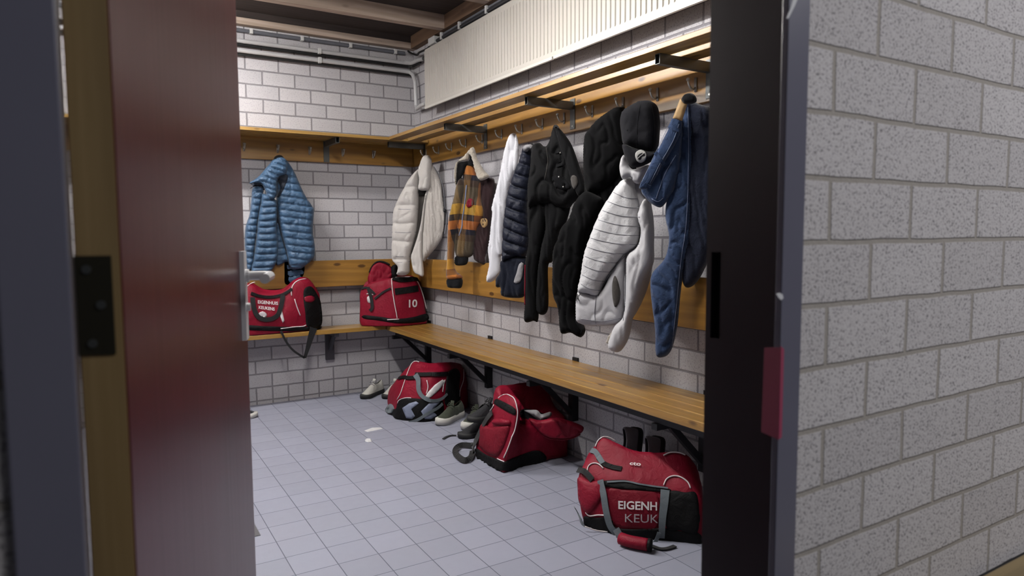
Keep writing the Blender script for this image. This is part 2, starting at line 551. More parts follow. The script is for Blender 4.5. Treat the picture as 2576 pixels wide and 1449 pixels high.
def tiles(key):
    s = NT(key); o = s.coord()
    mp = s.mapping(o, loc=(.97204+15, 2.26955+15, 0))
    b = s.n('ShaderNodeTexBrick'); s.l(mp, b.inputs['Vector']); b.offset = 0.; b.squash = 1
    s.set(b, Color1=(0, 0, 0, 1), Color2=(1, 1, 1, 1), Mortar=(.5, .5, .5, 1), Scale=1., Mortar_Size=.0019, Mortar_Smooth=.3, Bias=0., Brick_Width=.15, Row_Height=.15)
    c = s.mix(b.outputs['Color'], '#a4a7b9', '#afb2c5')
    c = s.mix(s.math('MULTIPLY', s.noise(o, 3, 4), .35), c, '#aaa7af')
    c = s.mix(s.math('MULTIPLY', s.noise(o, 300, 2), .25), c, '#8d90a2')
    c = s.mix(b.outputs['Fac'], c, '#646677')
    s.col(c)
    s.rough(s.mix(s.noise(o, 25, 3), (.38, .38, .38, 1), (.55, .55, .55, 1))); s.b.inputs['Specular IOR Level'].default_value = .35
    s.bump(s.math('ADD', s.math('SUBTRACT', 1., b.outputs['Fac']), s.math('MULTIPLY', s.noise(o, 160, 2), .08)), .5, .0015)
    M[key] = s.m
tiles('floor_tile')

def wood(key, axis, ca, cb, knot, rough=.35, coat=.25, knots=1.0, scale=1.0, grain=1.):
    """sawn wood; grain runs along `axis`"""
    s = NT(key); o = s.coord()
    i = 'XYZ'.index(axis)
    sc = [26*scale]*3; sc[i] = 1.3*scale
    kc = [11.]*3; kc[i] = 4.6
    vor = s.n('ShaderNodeTexVoronoi', feature='F1'); s.l(s.mapping(o, tuple(kc)), vor.inputs['Vector']); vor.inputs['Scale'].default_value = 1.
    vor.inputs['Randomness'].default_value = 1.
    kd = vor.outputs['Distance']
    pull = s.ramp(kd, [(0, (1, 1, 1, 1)), (.35, (0, 0, 0, 1)), (1, (0, 0, 0, 1))])
    mp = s.mapping(o, tuple(sc))
    g = s.n('ShaderNodeTexNoise'); s.l(mp, g.inputs['Vector']); s.set(g, Scale=1., Detail=5., Roughness=.6)
    s.l(s.math('ADD', s.math('MULTIPLY', pull, 1.2*knots), .3), g.inputs['Distortion'])
    c = s.ramp(g.outputs['Fac'], [(.25, ca), (.5, cb), (.75, ca)])
    wv = s.n('ShaderNodeTexWave', wave_type='BANDS', bands_direction='DIAGONAL'); s.l(mp, wv.inputs['Vector'])
    s.set(wv, Scale=.5, Distortion=4., Detail=3.)
    c = s.mix(s.math('MULTIPLY', wv.outputs['Fac'], (.45*grain)), c, tuple(x*.62 for x in lin(cb)[:3])+(1,))
    kf = s.ramp(kd, [(0, (1, 1, 1, 1)), (.10, (1, 1, 1, 1)), (.16, (0, 0, 0, 1)), (1, (0, 0, 0, 1))])
    c = s.mix(s.math('MULTIPLY', kf, .85*knots, True), c, knot)
    s.col(c); s.rough(rough); s.b.inputs['Coat Weight'].default_value = coat; s.b.inputs['Coat Roughness'].default_value = .25
    s.bump(g.outputs['Fac'], .12, .002)
    M[key] = s.m
wood('pine_y', 'Y', '#cba65c', '#a97b35', '#4a2c12', .33, .3, 1., 1.2, 1.2)
wood('pine_x', 'X', '#c8a055', '#b68a42', '#4a2c12', .33, .3)
wood('pine_board_y', 'Y', '#c29146', '#ab7b33', '#46280f', .4, .2)
wood('pine_board_x', 'X', '#c29146', '#ab7b33', '#46280f', .4, .2)
wood('beam_x', 'X', '#e6d3c6', '#cdb6a6', '#5a463c', .8, 0., .4)
wood('beam_y', 'Y', '#93745d', '#7a5d47', '#3a2a20', .8, 0., .4)
wood('deck', 'X', '#4a3d3a', '#3c312f', '#241c1a', .85, 0., .3)
wood('bench_tan', 'X', '#ab9468', '#94805a', '#6a5230', .5, .1, .3)
wood('edge_wood', 'Z', '#b89c70', '#997f54', '#4c3c22', .5, .1, .1, .7)

# door: dark red lacquer over a faint vertical grain
s = NT('door_red'); o = s.coord()
g = s.noise(s.mapping(o, (90, 90, 2.2)), 1., 3)
s.col(s.mix(g, '#5a151e', '#491018')); s.rough(s.mix(g, (.26, .26, .26, 1), (.32, .32, .32, 1)))
s.b.inputs['Specular IOR Level'].default_value = .22
s.bump(g, .05, .001); M['door_red'] = s.m
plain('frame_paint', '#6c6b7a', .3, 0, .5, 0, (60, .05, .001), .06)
plain('jamb_shaded', '#2c282e', .32, 0, .5, 0, (60, .05, .001), .06)  # frame paint again, darkened to paint in the shade inside the opening
plain('dark_slot', '#0b0b0d', .8)
plain('chip_white', '#d8d8da', .8)
plain('tape_pink', '#a2405e', .55, var=.1)
plain('steel_galv', '#6f7272', .42, .75, bump=(40, .1, .001), var=.15)
plain('steel_dark', '#2b2c31', .5, .5, var=.1)
plain('steel_paint', '#4c4c54', .45, .3, var=.1)
plain('hinge_metal', '#3a372c', .5, .6)
plain('aluminium', '#f4f4f8', .35, .2)
plain('chrome', '#f4f4f6', .25, .35)
plain('hook_metal', '#d2cfc8', .3, .7)
plain('white_plastic', '#e6e6e6', .45)
plain('pipe_white', '#d9d9dc', .35)
plain('cable_black', '#121215', .6)
plain('conduit_grey', '#74767f', .5, .1)
plain('conduit_dark', '#33343a', .5, .1)
plain('radiator', '#e0dbd3', .28, 0, .5)
plain('radiator_edge', '#f0ece5', .3)
plain('rubber_black', '#141416', .7)
plain('drain_steel', '#a8a9ae', .35, .8)
plain('paper', '#e9e9ec', .9)
plain('gap_black', '#0c0b0b', .9)
plain('corridor_floor', '#77787f', .6)
plain('corridor_wall', '#bdbbbe', .9)

cloth('bag_red', '#8c0428', .55, .14, 0., 1500, 26, .45, .22)
cloth('bag_red_dark', '#7a0320', .6, .14, 0., 1500, 26, .45, .2)
cloth('bag_black', '#0e0e10', .65, .2, 0., 1500, 30, .5, .15)
cloth('bag_grey', '#5d6470', .7, .1, .1, 1500, 20, .2, .3)
cloth('strap_grey', '#6c757c', .75, .1, .1, 1800, 40, .2)
cloth('strap_black', '#17171a', .75, .1, .1, 1800, 40, .2)
plain('piping_white', '#ece2e4', .6)
plain('print_white', '#eeeaec', .6)
plain('print_grey', '#c4bcc2', .6)
plain('patch_grey', '#8b94ad', .6)
cloth('puffer_blue', '#375c80', .45, .1, .1, 1500, 30, .7, .5)
cloth('puffer_lining', '#1f2736', .6, .1)
cloth('coat_cream', '#dcd7d3', .8, .04, .2, 900, 26, .5)
cloth('coat_cream_rib', '#d2ccc6', .85, .05, .2, 900, 40, .6)
cloth('lining_grey', '#4c4845', .85)
cloth('sherpa', '#c9bfb0', .95, .08, .4, 260, 60, .9)
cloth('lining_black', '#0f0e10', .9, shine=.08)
cloth('rib_black', '#16171b', .9, shine=.08)
cloth('plaid_dark', '#2a1519', .9, .25)
cloth('shirt_white', '#e8e8f0', .85, .03, .2, 900, 16, .5)
cloth('navy_puffer', '#151a2c', .5, .12, .0, 1500, 30, .6, .22)
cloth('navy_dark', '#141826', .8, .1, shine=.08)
cloth('black_cotton', '#111114', .85, .2, .02, 900, 20, .25, shine=.08)
cloth('black_work', '#111113', .75, .2, .02, 900, 24, .25, shine=.08)
cloth('black_hoodie', '#0c0c0e', .92, .2, .02, 800, 18, .25, shine=.08)
cloth('jacket_white', '#d6d6d9', .5, .03, .1, 1500, 45, .35, .4)
cloth('jacket_soft', '#c9c8cc', .7, .03, .1, 1200, 20, .3, .3)
cloth('seam_grey', '#8c8c94', .8)
cloth('cap_black', '#222226', .9, .12, .02, 1200, 30, .25, shine=.08)
plain('badge_grey', '#b9b8b5', .5)
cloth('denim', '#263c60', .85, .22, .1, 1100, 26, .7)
cloth('denim_shaded', '#131c33', .88, .22, .1, 1100, 26, .7)  # denim with the shade of the rear leg put into its colour
plain('denim_patch', '#b79463', .7, var=.1)
plain('stitch', '#7c89a8', .8)
cloth('shoe_white', '#cfcdc6', .7, .06)
plain('sole_white', '#dedcd6', .6)
cloth('shoe_green', '#3c4135', .85, .1)
cloth('shoe_dark', '#25252a', .75, .3)
cloth('shoe_grey', '#96939c', .75, .1)
plain('sole_dark', '#1a1a1c', .7)
cloth('towel_grey', '#99979b', .95, .06)
plain('lamp_white', '#e4e4e4', .5)

def plaid(key):
    s = NT(key)
    uv = s.n('ShaderNodeUVMap'); sx = s.n('ShaderNodeSeparateXYZ'); s.l(uv.outputs[0], sx.inputs[0])
    P = .33
    stops = [(0, '#cf7a35'), (.16, '#3a2c22'), (.27, '#d9a83c'), (.46, '#6a5c44'), (.78, '#54402c'), (.9, '#23202e')]
    stops2 = [(0, '#c8803c'), (.22, '#15161f'), (.34, '#7a5a30'), (.52, '#1a1b2c'), (.7, '#c26f34'), (.86, '#4a2624')]
    a = s.ramp(s.math('FRACT', s.math('DIVIDE', s.math('ADD', sx.outputs[1], 5.07), P)), stops, 'CONSTANT')
    b = s.ramp(s.math('FRACT', s.math('DIVIDE', s.math('ADD', sx.outputs[0], 5.02), P*.85)), stops2, 'CONSTANT')
    o = s.coord()
    c = s.mix(.42, a, b); c = s.mix(s.math('MULTIPLY', s.noise(o, 300, 2), .3), c, '#2a2520')
    s.col(c); s.rough(.95); s.b.inputs['Sheen Weight'].default_value = .2; s.b.inputs['Specular IOR Level'].default_value = .15
    s.bump(s.noise(o, 40, 4), .4, .008); M[key] = s.m
plaid('plaid')

s = NT('lamp_tube'); s.t.nodes.remove(s.b); e = s.n('ShaderNodeEmission'); e.inputs[0].default_value = (1, .97, .93, 1); e.inputs[1].default_value = TUBE_S
s.l(e.outputs[0], s.out.inputs['Surface']); M['lamp_tube'] = s.m; LAMP_E = e
# ------------------------------------------------------------------ the setting
def structure(mb, name, m): 
    o = mb.build(name, m); o['kind'] = 'structure'; return o
YF = -4.28                     # outer face of the door wall
structure(MB().box(-3.6, .05, -4.14, .05, -.1, 0), 'floor', M['floor_tile'])
structure(MB().box(-3.7, .2, 0, .2, 0, 2.7), 'wall_back', M['block_back'])
structure(MB().box(0, .2, -4.28, 0, 0, 2.7), 'wall_right', M['block_right'])
structure(MB().box(-3.8, -3.6, -4.28, 0, 0, 2.7), 'wall_left', M['block_side'])
wf = MB()
wf.box(-1.25, 2.6, YF, -4.16, -.1, 2.9); wf.box(-5, -2.165, YF, -4.16, -.1, 2.9); wf.box(-2.165, -1.25, YF, -4.16, 2.16, 2.9)
structure(wf, 'wall_front', M['block_front'])
structure(MB().box(-3.8, .2, -4.3, .2, 2.645, 2.72), 'ceiling', M['deck'])
structure(MB().box(-5, 2.6, -8.2, -4.14, -.12, -.004), 'floor_corridor', M['corridor_floor'])
structure(MB().box(-5, 2.6, -8.3, -8.2, -.1, 2.9), 'wall_corridor', M['corridor_wall'])
# roof joists
b0 = MB().box(-3.6, -.0, -.062, -.004, 2.557, 2.6, .002); structure(b0, 'ceiling_joist', M['beam_x'])
structure(MB().box(-3.6, -.0, -.058, -.004, 2.6005, 2.6452), 'ceiling_blocking', M['deck'])
for y in (-.59, -1.21, -1.83, -2.45, -3.07, -3.69):
    structure(MB().box(-3.6, -.05, y-.06, y, 2.553, 2.6452, .002), 'ceiling_joist', M['beam_x'])
structure(MB().box(-.05, -.002, -4.1, -.07, 2.553, 2.645, .002), 'ceiling_wall_plate', M['beam_y'])

# door frame (steel, wraps the opening)
fr = MB()
def jamb(mb, xo, xi, d):
    """xo outer edge of the face, xi edge of the opening, d = +1 right jamb, -1 left jamb"""
    lo, hi = sorted((xo, xi)); mb.box(lo, hi, -4.29, -4.279, 0, 2.14, .0015)
jamb(fr, -1.2445, -1.2905, 1); jamb(fr, -2.168, -2.1225, -1)
fr.box(-2.168, -1.2445, -4.2898, -4.2792, 2.1, 2.146)
frame = fr.build('trim_1', M['frame_paint']); frame['kind'] = 'structure'
tag(frame, 'dark grey steel door frame around the open doorway')
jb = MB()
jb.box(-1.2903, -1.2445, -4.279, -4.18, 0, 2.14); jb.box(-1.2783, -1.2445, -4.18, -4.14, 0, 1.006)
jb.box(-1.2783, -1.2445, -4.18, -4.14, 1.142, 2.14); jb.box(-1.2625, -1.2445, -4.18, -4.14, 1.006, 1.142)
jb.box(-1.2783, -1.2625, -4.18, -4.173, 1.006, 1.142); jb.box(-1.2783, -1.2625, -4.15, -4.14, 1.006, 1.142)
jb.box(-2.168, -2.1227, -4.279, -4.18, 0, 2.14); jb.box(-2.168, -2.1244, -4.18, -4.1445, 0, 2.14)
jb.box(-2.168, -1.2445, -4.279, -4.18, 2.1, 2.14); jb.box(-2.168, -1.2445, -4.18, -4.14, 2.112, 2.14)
jbo = jb.build('jamb', M['jamb_shaded'], frame)
sl = MB().box(-1.2635, -1.262, -4.172, -4.151, 1.008, 1.14).build('strike_slot', M['dark_slot'], frame)
# worn paint on the frame
def flat_poly(name, pts, m, parent, d, label=None):
    return MB().prism(pts, d).build(name, m, parent, label=label)
flat_poly('paint_chip', [at(u, v, 'y', -4.2905) for u, v in [(1953,739),(1962,737),(1969,741),(1971,750),(1965,755),(1958,748)]], M['chip_white'], frame, (0, .0008, 0), 'white chip in the paint of the door frame')
flat_poly('paint_scratch', [at(u, v, 'y', -4.2905) for u, v in [(1996,-6),(2008,-6),(2000,14),(1990,34),(1983,47),(1979,46),(1988,22)]], M['chip_white'], frame, (0, .0008, 0), 'white scratch in the paint of the door frame')
tp = MB()
z0, z1 = .879, 1.011
tp.prism([V(-1.2912, -4.2912, z0), V(-1.2835, -4.2912, z0+.002), V(-1.2835, -4.2912, z1-.003), V(-1.2912, -4.2912, z1+.002)], (0, .001, 0))
tp.prism([V(-1.2915, -4.2912, z0), V(-1.2915, -4.262, z0+.004), V(-1.2915, -4.264, z1-.004), V(-1.2915, -4.2912, z1)], (.0012, 0, 0))
o = tp.build('tape_strip', M['tape_pink'], origin=(-1.291, -4.285, z0))
tag(o, 'faded pink-red strip of tape wrapped over the edge of the dark door frame', 'tape')

# door leaf, swung into the room
TH = math.radians(72.9)
PV = V(-2.1237, -4.14, 0)
DX = V(math.cos(TH), math.sin(TH), 0); DY = V(-math.sin(TH), math.cos(TH), 0); DZ = V(0, 0, 1)
def dl(x, y, z): return PV+DX*x+DY*y+DZ*z
LW = .868
def dbox(mb, x0, x1, y0, y1, z0, z1):
    return mb.obox(dl((x0+x1)/2, (y0+y1)/2, (z0+z1)/2), DX*(x1-x0)/2, DY*(y1-y0)/2, DZ*(z1-z0)/2)
door = dbox(MB(), .0015, LW-.0015, -.04, 0, .012, 2.1).build('door_1', M['door_red'], origin=PV)
door['kind'] = 'structure'
tag(door, 'dark red door leaf standing open into the changing room')
dbox(MB(), 0, .0016, -.0385, -.0015, .0125, 2.0995).build('door_edge', M['edge_wood'], door, label='bare brown wooden edge of the door')
hp = dbox(MB(), -.002, .0004, -.0318, .0012, 1.058, 1.153)
hp.tube([dl(-.004, .004, 1.06), dl(-.004, .004, 1.15)], .005, 8)
hinge = hp.build('hinge', M['hinge_metal'], door)
for hy, hz in ((-.0105, 1.14), (-.0215, 1.106), (-.0125, 1.069)):
    MB().tube([dl(-.0018, hy, hz), dl(-.0032, hy, hz)], .0042, 12).build('screw', M['steel_galv'], hinge)
for z_ in (.3, 1.8):
    h2 = dbox(MB(), -.002, .0004, -.0318, .0012, z_, z_+.095); h2.tube([dl(-.004, .004, z_), dl(-.004, .004, z_+.095)], .005, 8)
    h2.build('hinge', M['hinge_metal'], door)
# handle set: the red side, plus one on the other side
for sgn, yb in ((-1, -.04), (1, 0)):
    b = dbox(MB(), .783, .823, *sorted((yb, yb+sgn*.009)), .952, 1.139)
    plate = b.build('handle_plate', M['aluminium'], door)
    lv = MB(); n_ = DY*sgn
    p0 = dl(.803, yb+sgn*.008, 1.087)
    lv.tube([p0, p0+n_*.040, p0+n_*.048-DX*.004, p0+n_*.051-DX*.014, p0+n_*.051-DX*.12], .0098, 14)
    lv.tube([p0, p0+n_*.008], .014, 14)
    lv.build('lever', M['chrome'], plate)
    MB().tube([dl(.803, yb+sgn*.008, 1.021), dl(.803, yb+sgn*.016, 1.021)], .0085, 14).build('lock_cylinder', M['chrome'], plate)

# ------------------------------------------------------------------ radiator, pipes, conduits
RX = -.1
rad = thing('radiator', V(-.05, -1.9, 2.06), 'long cream panel radiator mounted high on the block wall above the coat rack', 'radiator')
y0r, y1r, z0r, z1r = -3.9, -.425, 2.066, 2.446
pan = MB(); vs = []; fs = []
pitch = .0333
prof = []
y = y1r-.018
while y > y0r+.02:
    prof += [(y, 0), (y-.0105, 0), (y-.0135, -.0055), (y-.0175, -.0055), (y-.0205, 0)]
    y -= pitch
prof = [(y1r, 0)]+prof+[(y0r, 0)]
n6 = 6
for i in range(len(prof)-1):
    for j in range(n6-1): fs.append((i*n6+j, i*n6+j+1, (i+1)*n6+j+1, (i+1)*n6+j))
vs2 = []
for (yy, dx) in prof:
    dx = dx*1.5
    for zz, k in ((z0r, 0), (z0r+.022, 0), (z0r+.03, 1), (z1r-.03, 1), (z1r-.022, 0), (z1r, 0)):
        vs2.append((RX-dx*k, yy, zz))        # grooves sink towards the wall
pan.add(vs2, fs); pan.box(RX+.009, -.06, y0r, y1r, z0r, z1r)
pan.build('panel', M['radiator'], rad)
MB().box(RX-.002, RX+.012, -1.995, y1r+.003, z0r-.014, z0r+.001, .001).build('bottom_rail', M['radiator_edge'], rad)
MB().box(RX-.002, RX+.012, y0r, -2.008, z0r-.014, z0r+.001, .001).build('bottom_rail', M['radiator_edge'], rad)
MB().box(RX+.003, -.045, y0r+.002, y1r-.001, z1r-.002, z1r+.012).build('top_grille', M['radiator'], rad)
for y in (-.8, -2.1, -3.4): MB().box(-.06, -.001, y-.02, y+.02, z0r+.03, z1r-.03).build('wall_bracket', M['steel_galv'], rad)
v = MB().tube([V(-.075, -.425, 2.415), V(-.075, -.37, 2.415)], .011, 10); v.sphere((-.075, -.365, 2.415), .016)
v.build('valve', M['steel_galv'], rad)
v = MB().tube([V(-.075, -.425, 2.1), V(-.075, -.385, 2.1)], .010, 10); v.build('valve', M['pipe_white'], rad)

p1 = thing('heating_pipe', V(-1.5, -.05, 2.44), 'upper of two thin white pipes running along the back wall below the joists', 'pipe', 'heating pipes on the back wall')
MB().tube([V(-3.6, -.045, 2.452), V(-.1, -.045, 2.452), V(-.045, -.07, 2.45), V(-.045, -.2, 2.445), V(-.07, -.342, 2.42)], .014, 12).build('pipe', M['pipe_white'], p1)
MB().tube([V(-3.6, -.034, 2.43), V(-.06, -.034, 2.43), V(-.03, -.06, 2.43), V(-.03, -.2, 2.43)], .0085, 8).build('cable', M['cable_black'], p1, label='thin black line along the underside of the white pipe')  # thin black tube draws the dark line under the upper pipe
p2 = thing('heating_pipe', V(-1.5, -.05, 2.38), 'lower of two thin white pipes on the back wall, dropping down in the corner', 'pipe', 'heating pipes on the back wall')
MB().tube([V(-3.6, -.045, 2.39), V(-.09, -.045, 2.39), V(-.055, -.055, 2.385), V(-.045, -.09, 2.36), V(-.04, -.12, 2.30), V(-.04, -.13, 2.13), V(-.05, -.16, 2.1), V(-.075, -.3, 2.1), V(-.075, -.38, 2.1)], .014, 12).build('pipe', M['pipe_white'], p2)
MB().tube([V(-3.6, -.034, 2.368), V(-.03, -.034, 2.368)], .0085, 8).build('cable', M['cable_black'], p2, label='thin black line along the underside of the white pipe')  # thin black tube draws the dark line under the lower pipe
for x, par in ((-.726, p1), (-2.0, p1), (-.726, p2), (-2.0, p2)):
    zc = 2.452 if par is p1 else 2.39
    MB().box(x-.011, x+.011, -.066, -.001, zc-.02, zc+.02, .003).build('pipe_clip', M['white_plastic'], par)

cd = thing('cable_conduit', V(-1.5, -.03, 2.525), 'grey cable conduit with white clips along the top of the back wall', 'conduit')
MB().tube([V(-3.6, -.022, 2.527), V(-.08, -.022, 2.527)], .013, 10).build('conduit', M['conduit_grey'], cd)
for x in (-1.502, -1.172, -.838, -.496, -.155):
    MB().box(x-.011, x+.011, -.04, -.002, 2.511, 2.546, .003).build('conduit_clip', M['white_plastic'], cd)
jbx = MB().box(-.06, -.002, -.5, -.4, 2.495, 2.545, .004).build('junction_box', M['white_plastic'], origin=(-.03, -.45, 2.495))
tag(jbx, 'small white junction box above the end of the radiator', 'junction box')
c2 = thing('cable_conduit', V(-.03, -1.8, 2.52), 'dark cable conduit with white clips running above the cream radiator', 'conduit')
MB().tube([V(-.035, -3.9, 2.512), V(-.035, -.5, 2.512)], .012, 10).build('conduit', M['conduit_dark'], c2)
MB().tube([V(-.032, -3.9, 2.535), V(-.032, -.55, 2.535)], .008, 8).build('conduit', M['conduit_grey'], c2)
for y in (-.586, -.856, -1.217, -1.6, -2.0): MB().box(-.052, -.001, y-.01, y+.01, 2.497, 2.545, .003).build('conduit_clip', M['white_plastic'], c2)
cb = MB().tube(catmull([(-.055, -.03, 2.545), (-.05, -.09, 2.515), (-.04, -.16, 2.49), (-.06, -.25, 2.485), (-.03, -.33, 2.5), (-.03, -.39, 2.515)], False, .015), .0075, 8)
tag(cb.build('cable', M['cable_black'], origin=(-.02, -.1, 2.45), smooth=True), 'black cable looping round the corner below the ceiling joists', 'cable')

# ------------------------------------------------------------------ coat racks
RZ = 1.856     # top of the slats
def coat_hook(parent, p, out, side):
    """metal coat hook: plate on the board, upper prong with a knob, small lower hook"""
    b = MB(); p = Vector(p); out = Vector(out); side = Vector(side); up = V(0, 0, 1)
    b.obox(p+out*.002, side*.006, out*.002, up*.028)
    b.tube([p+out*.003-up*.012, p+out*.016-up*.02, p+out*.032-up*.014, p+out*.041+up*.0, p+out*.044+up*.012], [.0045, .004, .004, .004, .0045], 8)
    b.sphere(p+out*.044+up*.016, .0075, 8, 6)
    return b.build('coat_hook', M['hook_metal'], parent, True)

rk = thing('coat_rack', V(0, -2.0, 1.69), 'long pine coat rack with slatted shelf on the wall under the radiator', 'coat rack', 'pine coat racks')
MB().box(-.026, -.001, -4.1, -.003, 1.688, 1.872, .003).build('hook_board', M['pine_board_y'], rk)
MB().box(-.34, -.25, -4.1, -.345, RZ-.021, RZ, .002).build('shelf_slat', M['pine_y'], rk)
MB().box(-.195, -.105, -4.1, -.33, RZ-.021, RZ, .002).build('shelf_slat', M['pine_y'], rk)
MB().box(-.262, -.258, -4.1, -.02, RZ-.0205, RZ-.0005).build('shelf_joint', M['gap_black'], rk) if False else None
for y in (-.233, -1.165, -2.073, -2.979, -3.88):
    b = MB()
    # open square tube from the wall out to under the front slat
    x0, x1, zc, hw, hh, t = -.305, -.028, RZ-.0405, .0125, .019, .002
    b.box(x0, x1, y-hw, y-hw+t, zc-hh, zc+hh); b.box(x0, x1, y+hw-t, y+hw, zc-hh, zc+hh)
    b.box(x0, x1, y-hw+t, y+hw-t, zc-hh, zc-hh+t); b.box(x0, x1, y-hw+t, y+hw-t, zc+hh-t, zc+hh)
    b.box(-.03, -.0262, y-.02, y+.02, 1.70, 1.85)
    br = b.build('shelf_bracket', M['steel_galv'], rk)
    MB().tube([V(-.031, y, 1.715), V(-.0262, y, 1.715)], .005, 8).build('screw', M['hook_metal'], br)
for y in (-.27, -.485, -.69, -.9, -1.125, -1.363, -1.59, -1.80, -2.0, -2.235, -2.46, -2.686, -2.904, -3.13, -3.36):
    coat_hook(rk, V(-.0265, y-.0, 1.765), (-1, 0, 0), (0, 1, 0))

rb = thing('coat_rack', V(-1.8, 0, 1.69), 'short pine coat rack with slatted shelf on the back wall above the blue jacket', 'coat rack', 'pine coat racks')
MB().box(-3.55, -.028, -.026, -.001, 1.688, 1.872, .003).build('hook_board', M['pine_board_x'], rb)
RZB = RZ
for ya, yb_ in ((-.32, -.245), (-.232, -.155), (-.142, -.04)): MB().box(-3.55, -.033, ya, yb_, RZB-.021, RZB, .002).build('shelf_slat', M['pine_x'], rb)
for x in (-.69, -1.6, -2.5):
    b = MB(); y0, y1, zc, hw, hh, t = -.30, -.028, RZB-.0405, .0125, .019, .002
    b.box(x-hw, x-hw+t, y0, y1, zc-hh, zc+hh); b.box(x+hw-t, x+hw, y0, y1, zc-hh, zc+hh)
    b.box(x-hw+t, x+hw-t, y0, y1, zc-hh, zc-hh+t); b.box(x-hw+t, x+hw-t, y0, y1, zc+hh-t, zc+hh)
    b.box(x-.02, x+.02, -.03, -.0262, 1.69, 1.85)
    b.build('shelf_bracket', M['steel_galv'], rb)
for x in (-.345, -.574, -.81, -1.026, -1.244, -1.47, -1.7):
    coat_hook(rb, V(x, -.0265, 1.765), (0, -1, 0), (1, 0, 0))

# ------------------------------------------------------------------ backrests and benches
def backrest(wall):
    t = thing('backrest', V(0, -2, .78) if wall == 'r' else V(-1.5, 0, .78),
              'long pine backrest board on the right-hand wall behind the hanging coats' if wall == 'r' else 'pine backrest board on the back wall behind the blue jacket and the red bag',
              'backrest', 'pine backrest boards')
    if wall == 'r':
        MB().box(-.082, -.056, -4.1, -.085, .79, .998, .004).build('board', M['pine_board_y'], t)
        for y in (-.3, -1.165, -2.073, -2.979, -3.88): MB().box(-.0555, -.001, y-.015, y+.015, .82, .97).build('spacer', M['steel_dark'], t)
    else:
        MB().box(-3.55, -.056, -.082, -.056, .806, .994, .004).build('board', M['pine_board_x'], t)
        for x in (-.70, -1.6, -2.5): MB().box(x-.015, x+.015, -.0555, -.001, .83, .97).build('spacer', M['steel_dark'], t)
backrest('r'); backrest('b')

SZ = .515
bn = thing('bench', V(-.17, -2, 0), 'long pine slatted bench along the right-hand wall under the row of coats', 'bench', 'pine changing room benches')
ws = [(-.335, -.262), (-.257, -.184), (-.179, -.106), (-.101, -.012)]
for a, b_ in ws: MB().box(a, b_, -4.08, -.004, SZ-.034, SZ, .003).build('seat_slat', M['pine_y'], bn)
MB().box(-.285, -.25, -4.08, -.25, SZ-.074, SZ-.0345).build('steel_rail', M['steel_dark'], bn)
MB().box(-.10, -.065, -4.08, -.02, SZ-.074, SZ-.0345).build('steel_rail', M['steel_dark'], bn)
for y in (-.233, -1.165, -2.073, -2.979, -3.88):
    b = MB()
    b.box(-.04, -.001, y-.018, y+.018, .2, SZ-.005); b.box(-.3, -.04, y-.015, y+.015, SZ-.1, SZ-.075)
    b.obox(V(-.13, y, .335), V(.098, 0, -.098), V(0, .012, 0), V(.009, 0, .009))
    b.box(-.0115, -.001, y-.022, y+.022, SZ-.01, SZ+.016)
    b.build('bench_bracket', M['steel_dark'], bn)
bl = thing('bench', V(-1.6, -.1, 0), 'short pine slatted bench on the back wall below the blue jacket', 'bench', 'pine changing room benches')
for a, b_ in [(-.212, -.109), (-.106, -.004)]: MB().box(-3.55, -.34, a, b_, SZ-.030, SZ, .003).build('seat_slat', M['pine_x'], bl)
for x in (-.70, -1.6, -2.5):
    b = MB(); b.box(x-.03, x+.03, -.03, -.001, .27, SZ-.031); b.box(x-.016, x+.016, -.2, -.03, SZ-.056, SZ-.031)
    b.obox(V(x+.0, -.095, .42), V(.011, 0, 0), V(0, .07, -.07), V(0, .008, .008))
    b.build('bench_bracket', M['steel_paint'], bl)

# bench out in the corridor
ob = thing('bench', V(0, -4.45, 0), 'tan wooden bench in the corridor against the outer block wall', 'bench')
MB().box(-1.0, 2.4, -4.62, -4.296, .49, .517, .003).build('seat_board', M['bench_tan'], ob)
for x in (-.8, .4, 1.6): MB().box(x-.02, x+.02, -4.6, -4.3, .0, .489).build('leg', M['steel_dark'], ob)
MB().box(-1.0, 2.4, -4.2955, -4.2812, .45, .505).build('gap_shadow', M['gap_black'], ob)  # black filler paints the shadow in the gap between seat and wall

# ------------------------------------------------------------------ floor drain, litter
dr = thing('floor_drain', V(-1.72, -2.12, 0), 'square metal floor drain set in the tiles beside the open door', 'floor drain')
MB().box(-1.82, -1.612, -2.18, -1.97, .0005, .003).build('frame', M['drain_steel'], dr)
b = MB()
for k in range(9): b.box(-1.80, -1.635, -2.165+k*.022, -2.153+k*.022, .0031, .0045)
b.build('grate', M['steel_dark'], dr)
def litter(px, name, label):
    pts = [at(u, v, 'z', .0) for u, v in px]; c = sum(pts, V(0, 0, 0))/len(pts); vs = []
    for p in pts: vs.append(p+V(0, 0, .001))
    top = [c+(p-c)*.7+V(0, 0, .006+.004*random.random()) for p in pts]
    n = len(pts); fs = [(i, (i+1) % n, n+(i+1) % n, n+i) for i in range(n)]+[tuple(range(n, 2*n)), tuple(range(n-1, -1, -1))]
    tag(link(name, vs+top, fs, M['paper'], None, False, origin=c), label, 'litter')
litter([(918,1107),(924,1104),(934,1106),(935,1111),(926,1113),(919,1111)], 'paper_scrap', 'tiny white scrap of paper on the grey floor tiles')
litter([(916,1084),(935,1078),(958,1076),(963,1079),(945,1083),(925,1087)], 'paper_strip', 'thin pale strip of paper lying flat on the tiles behind the white scrap')

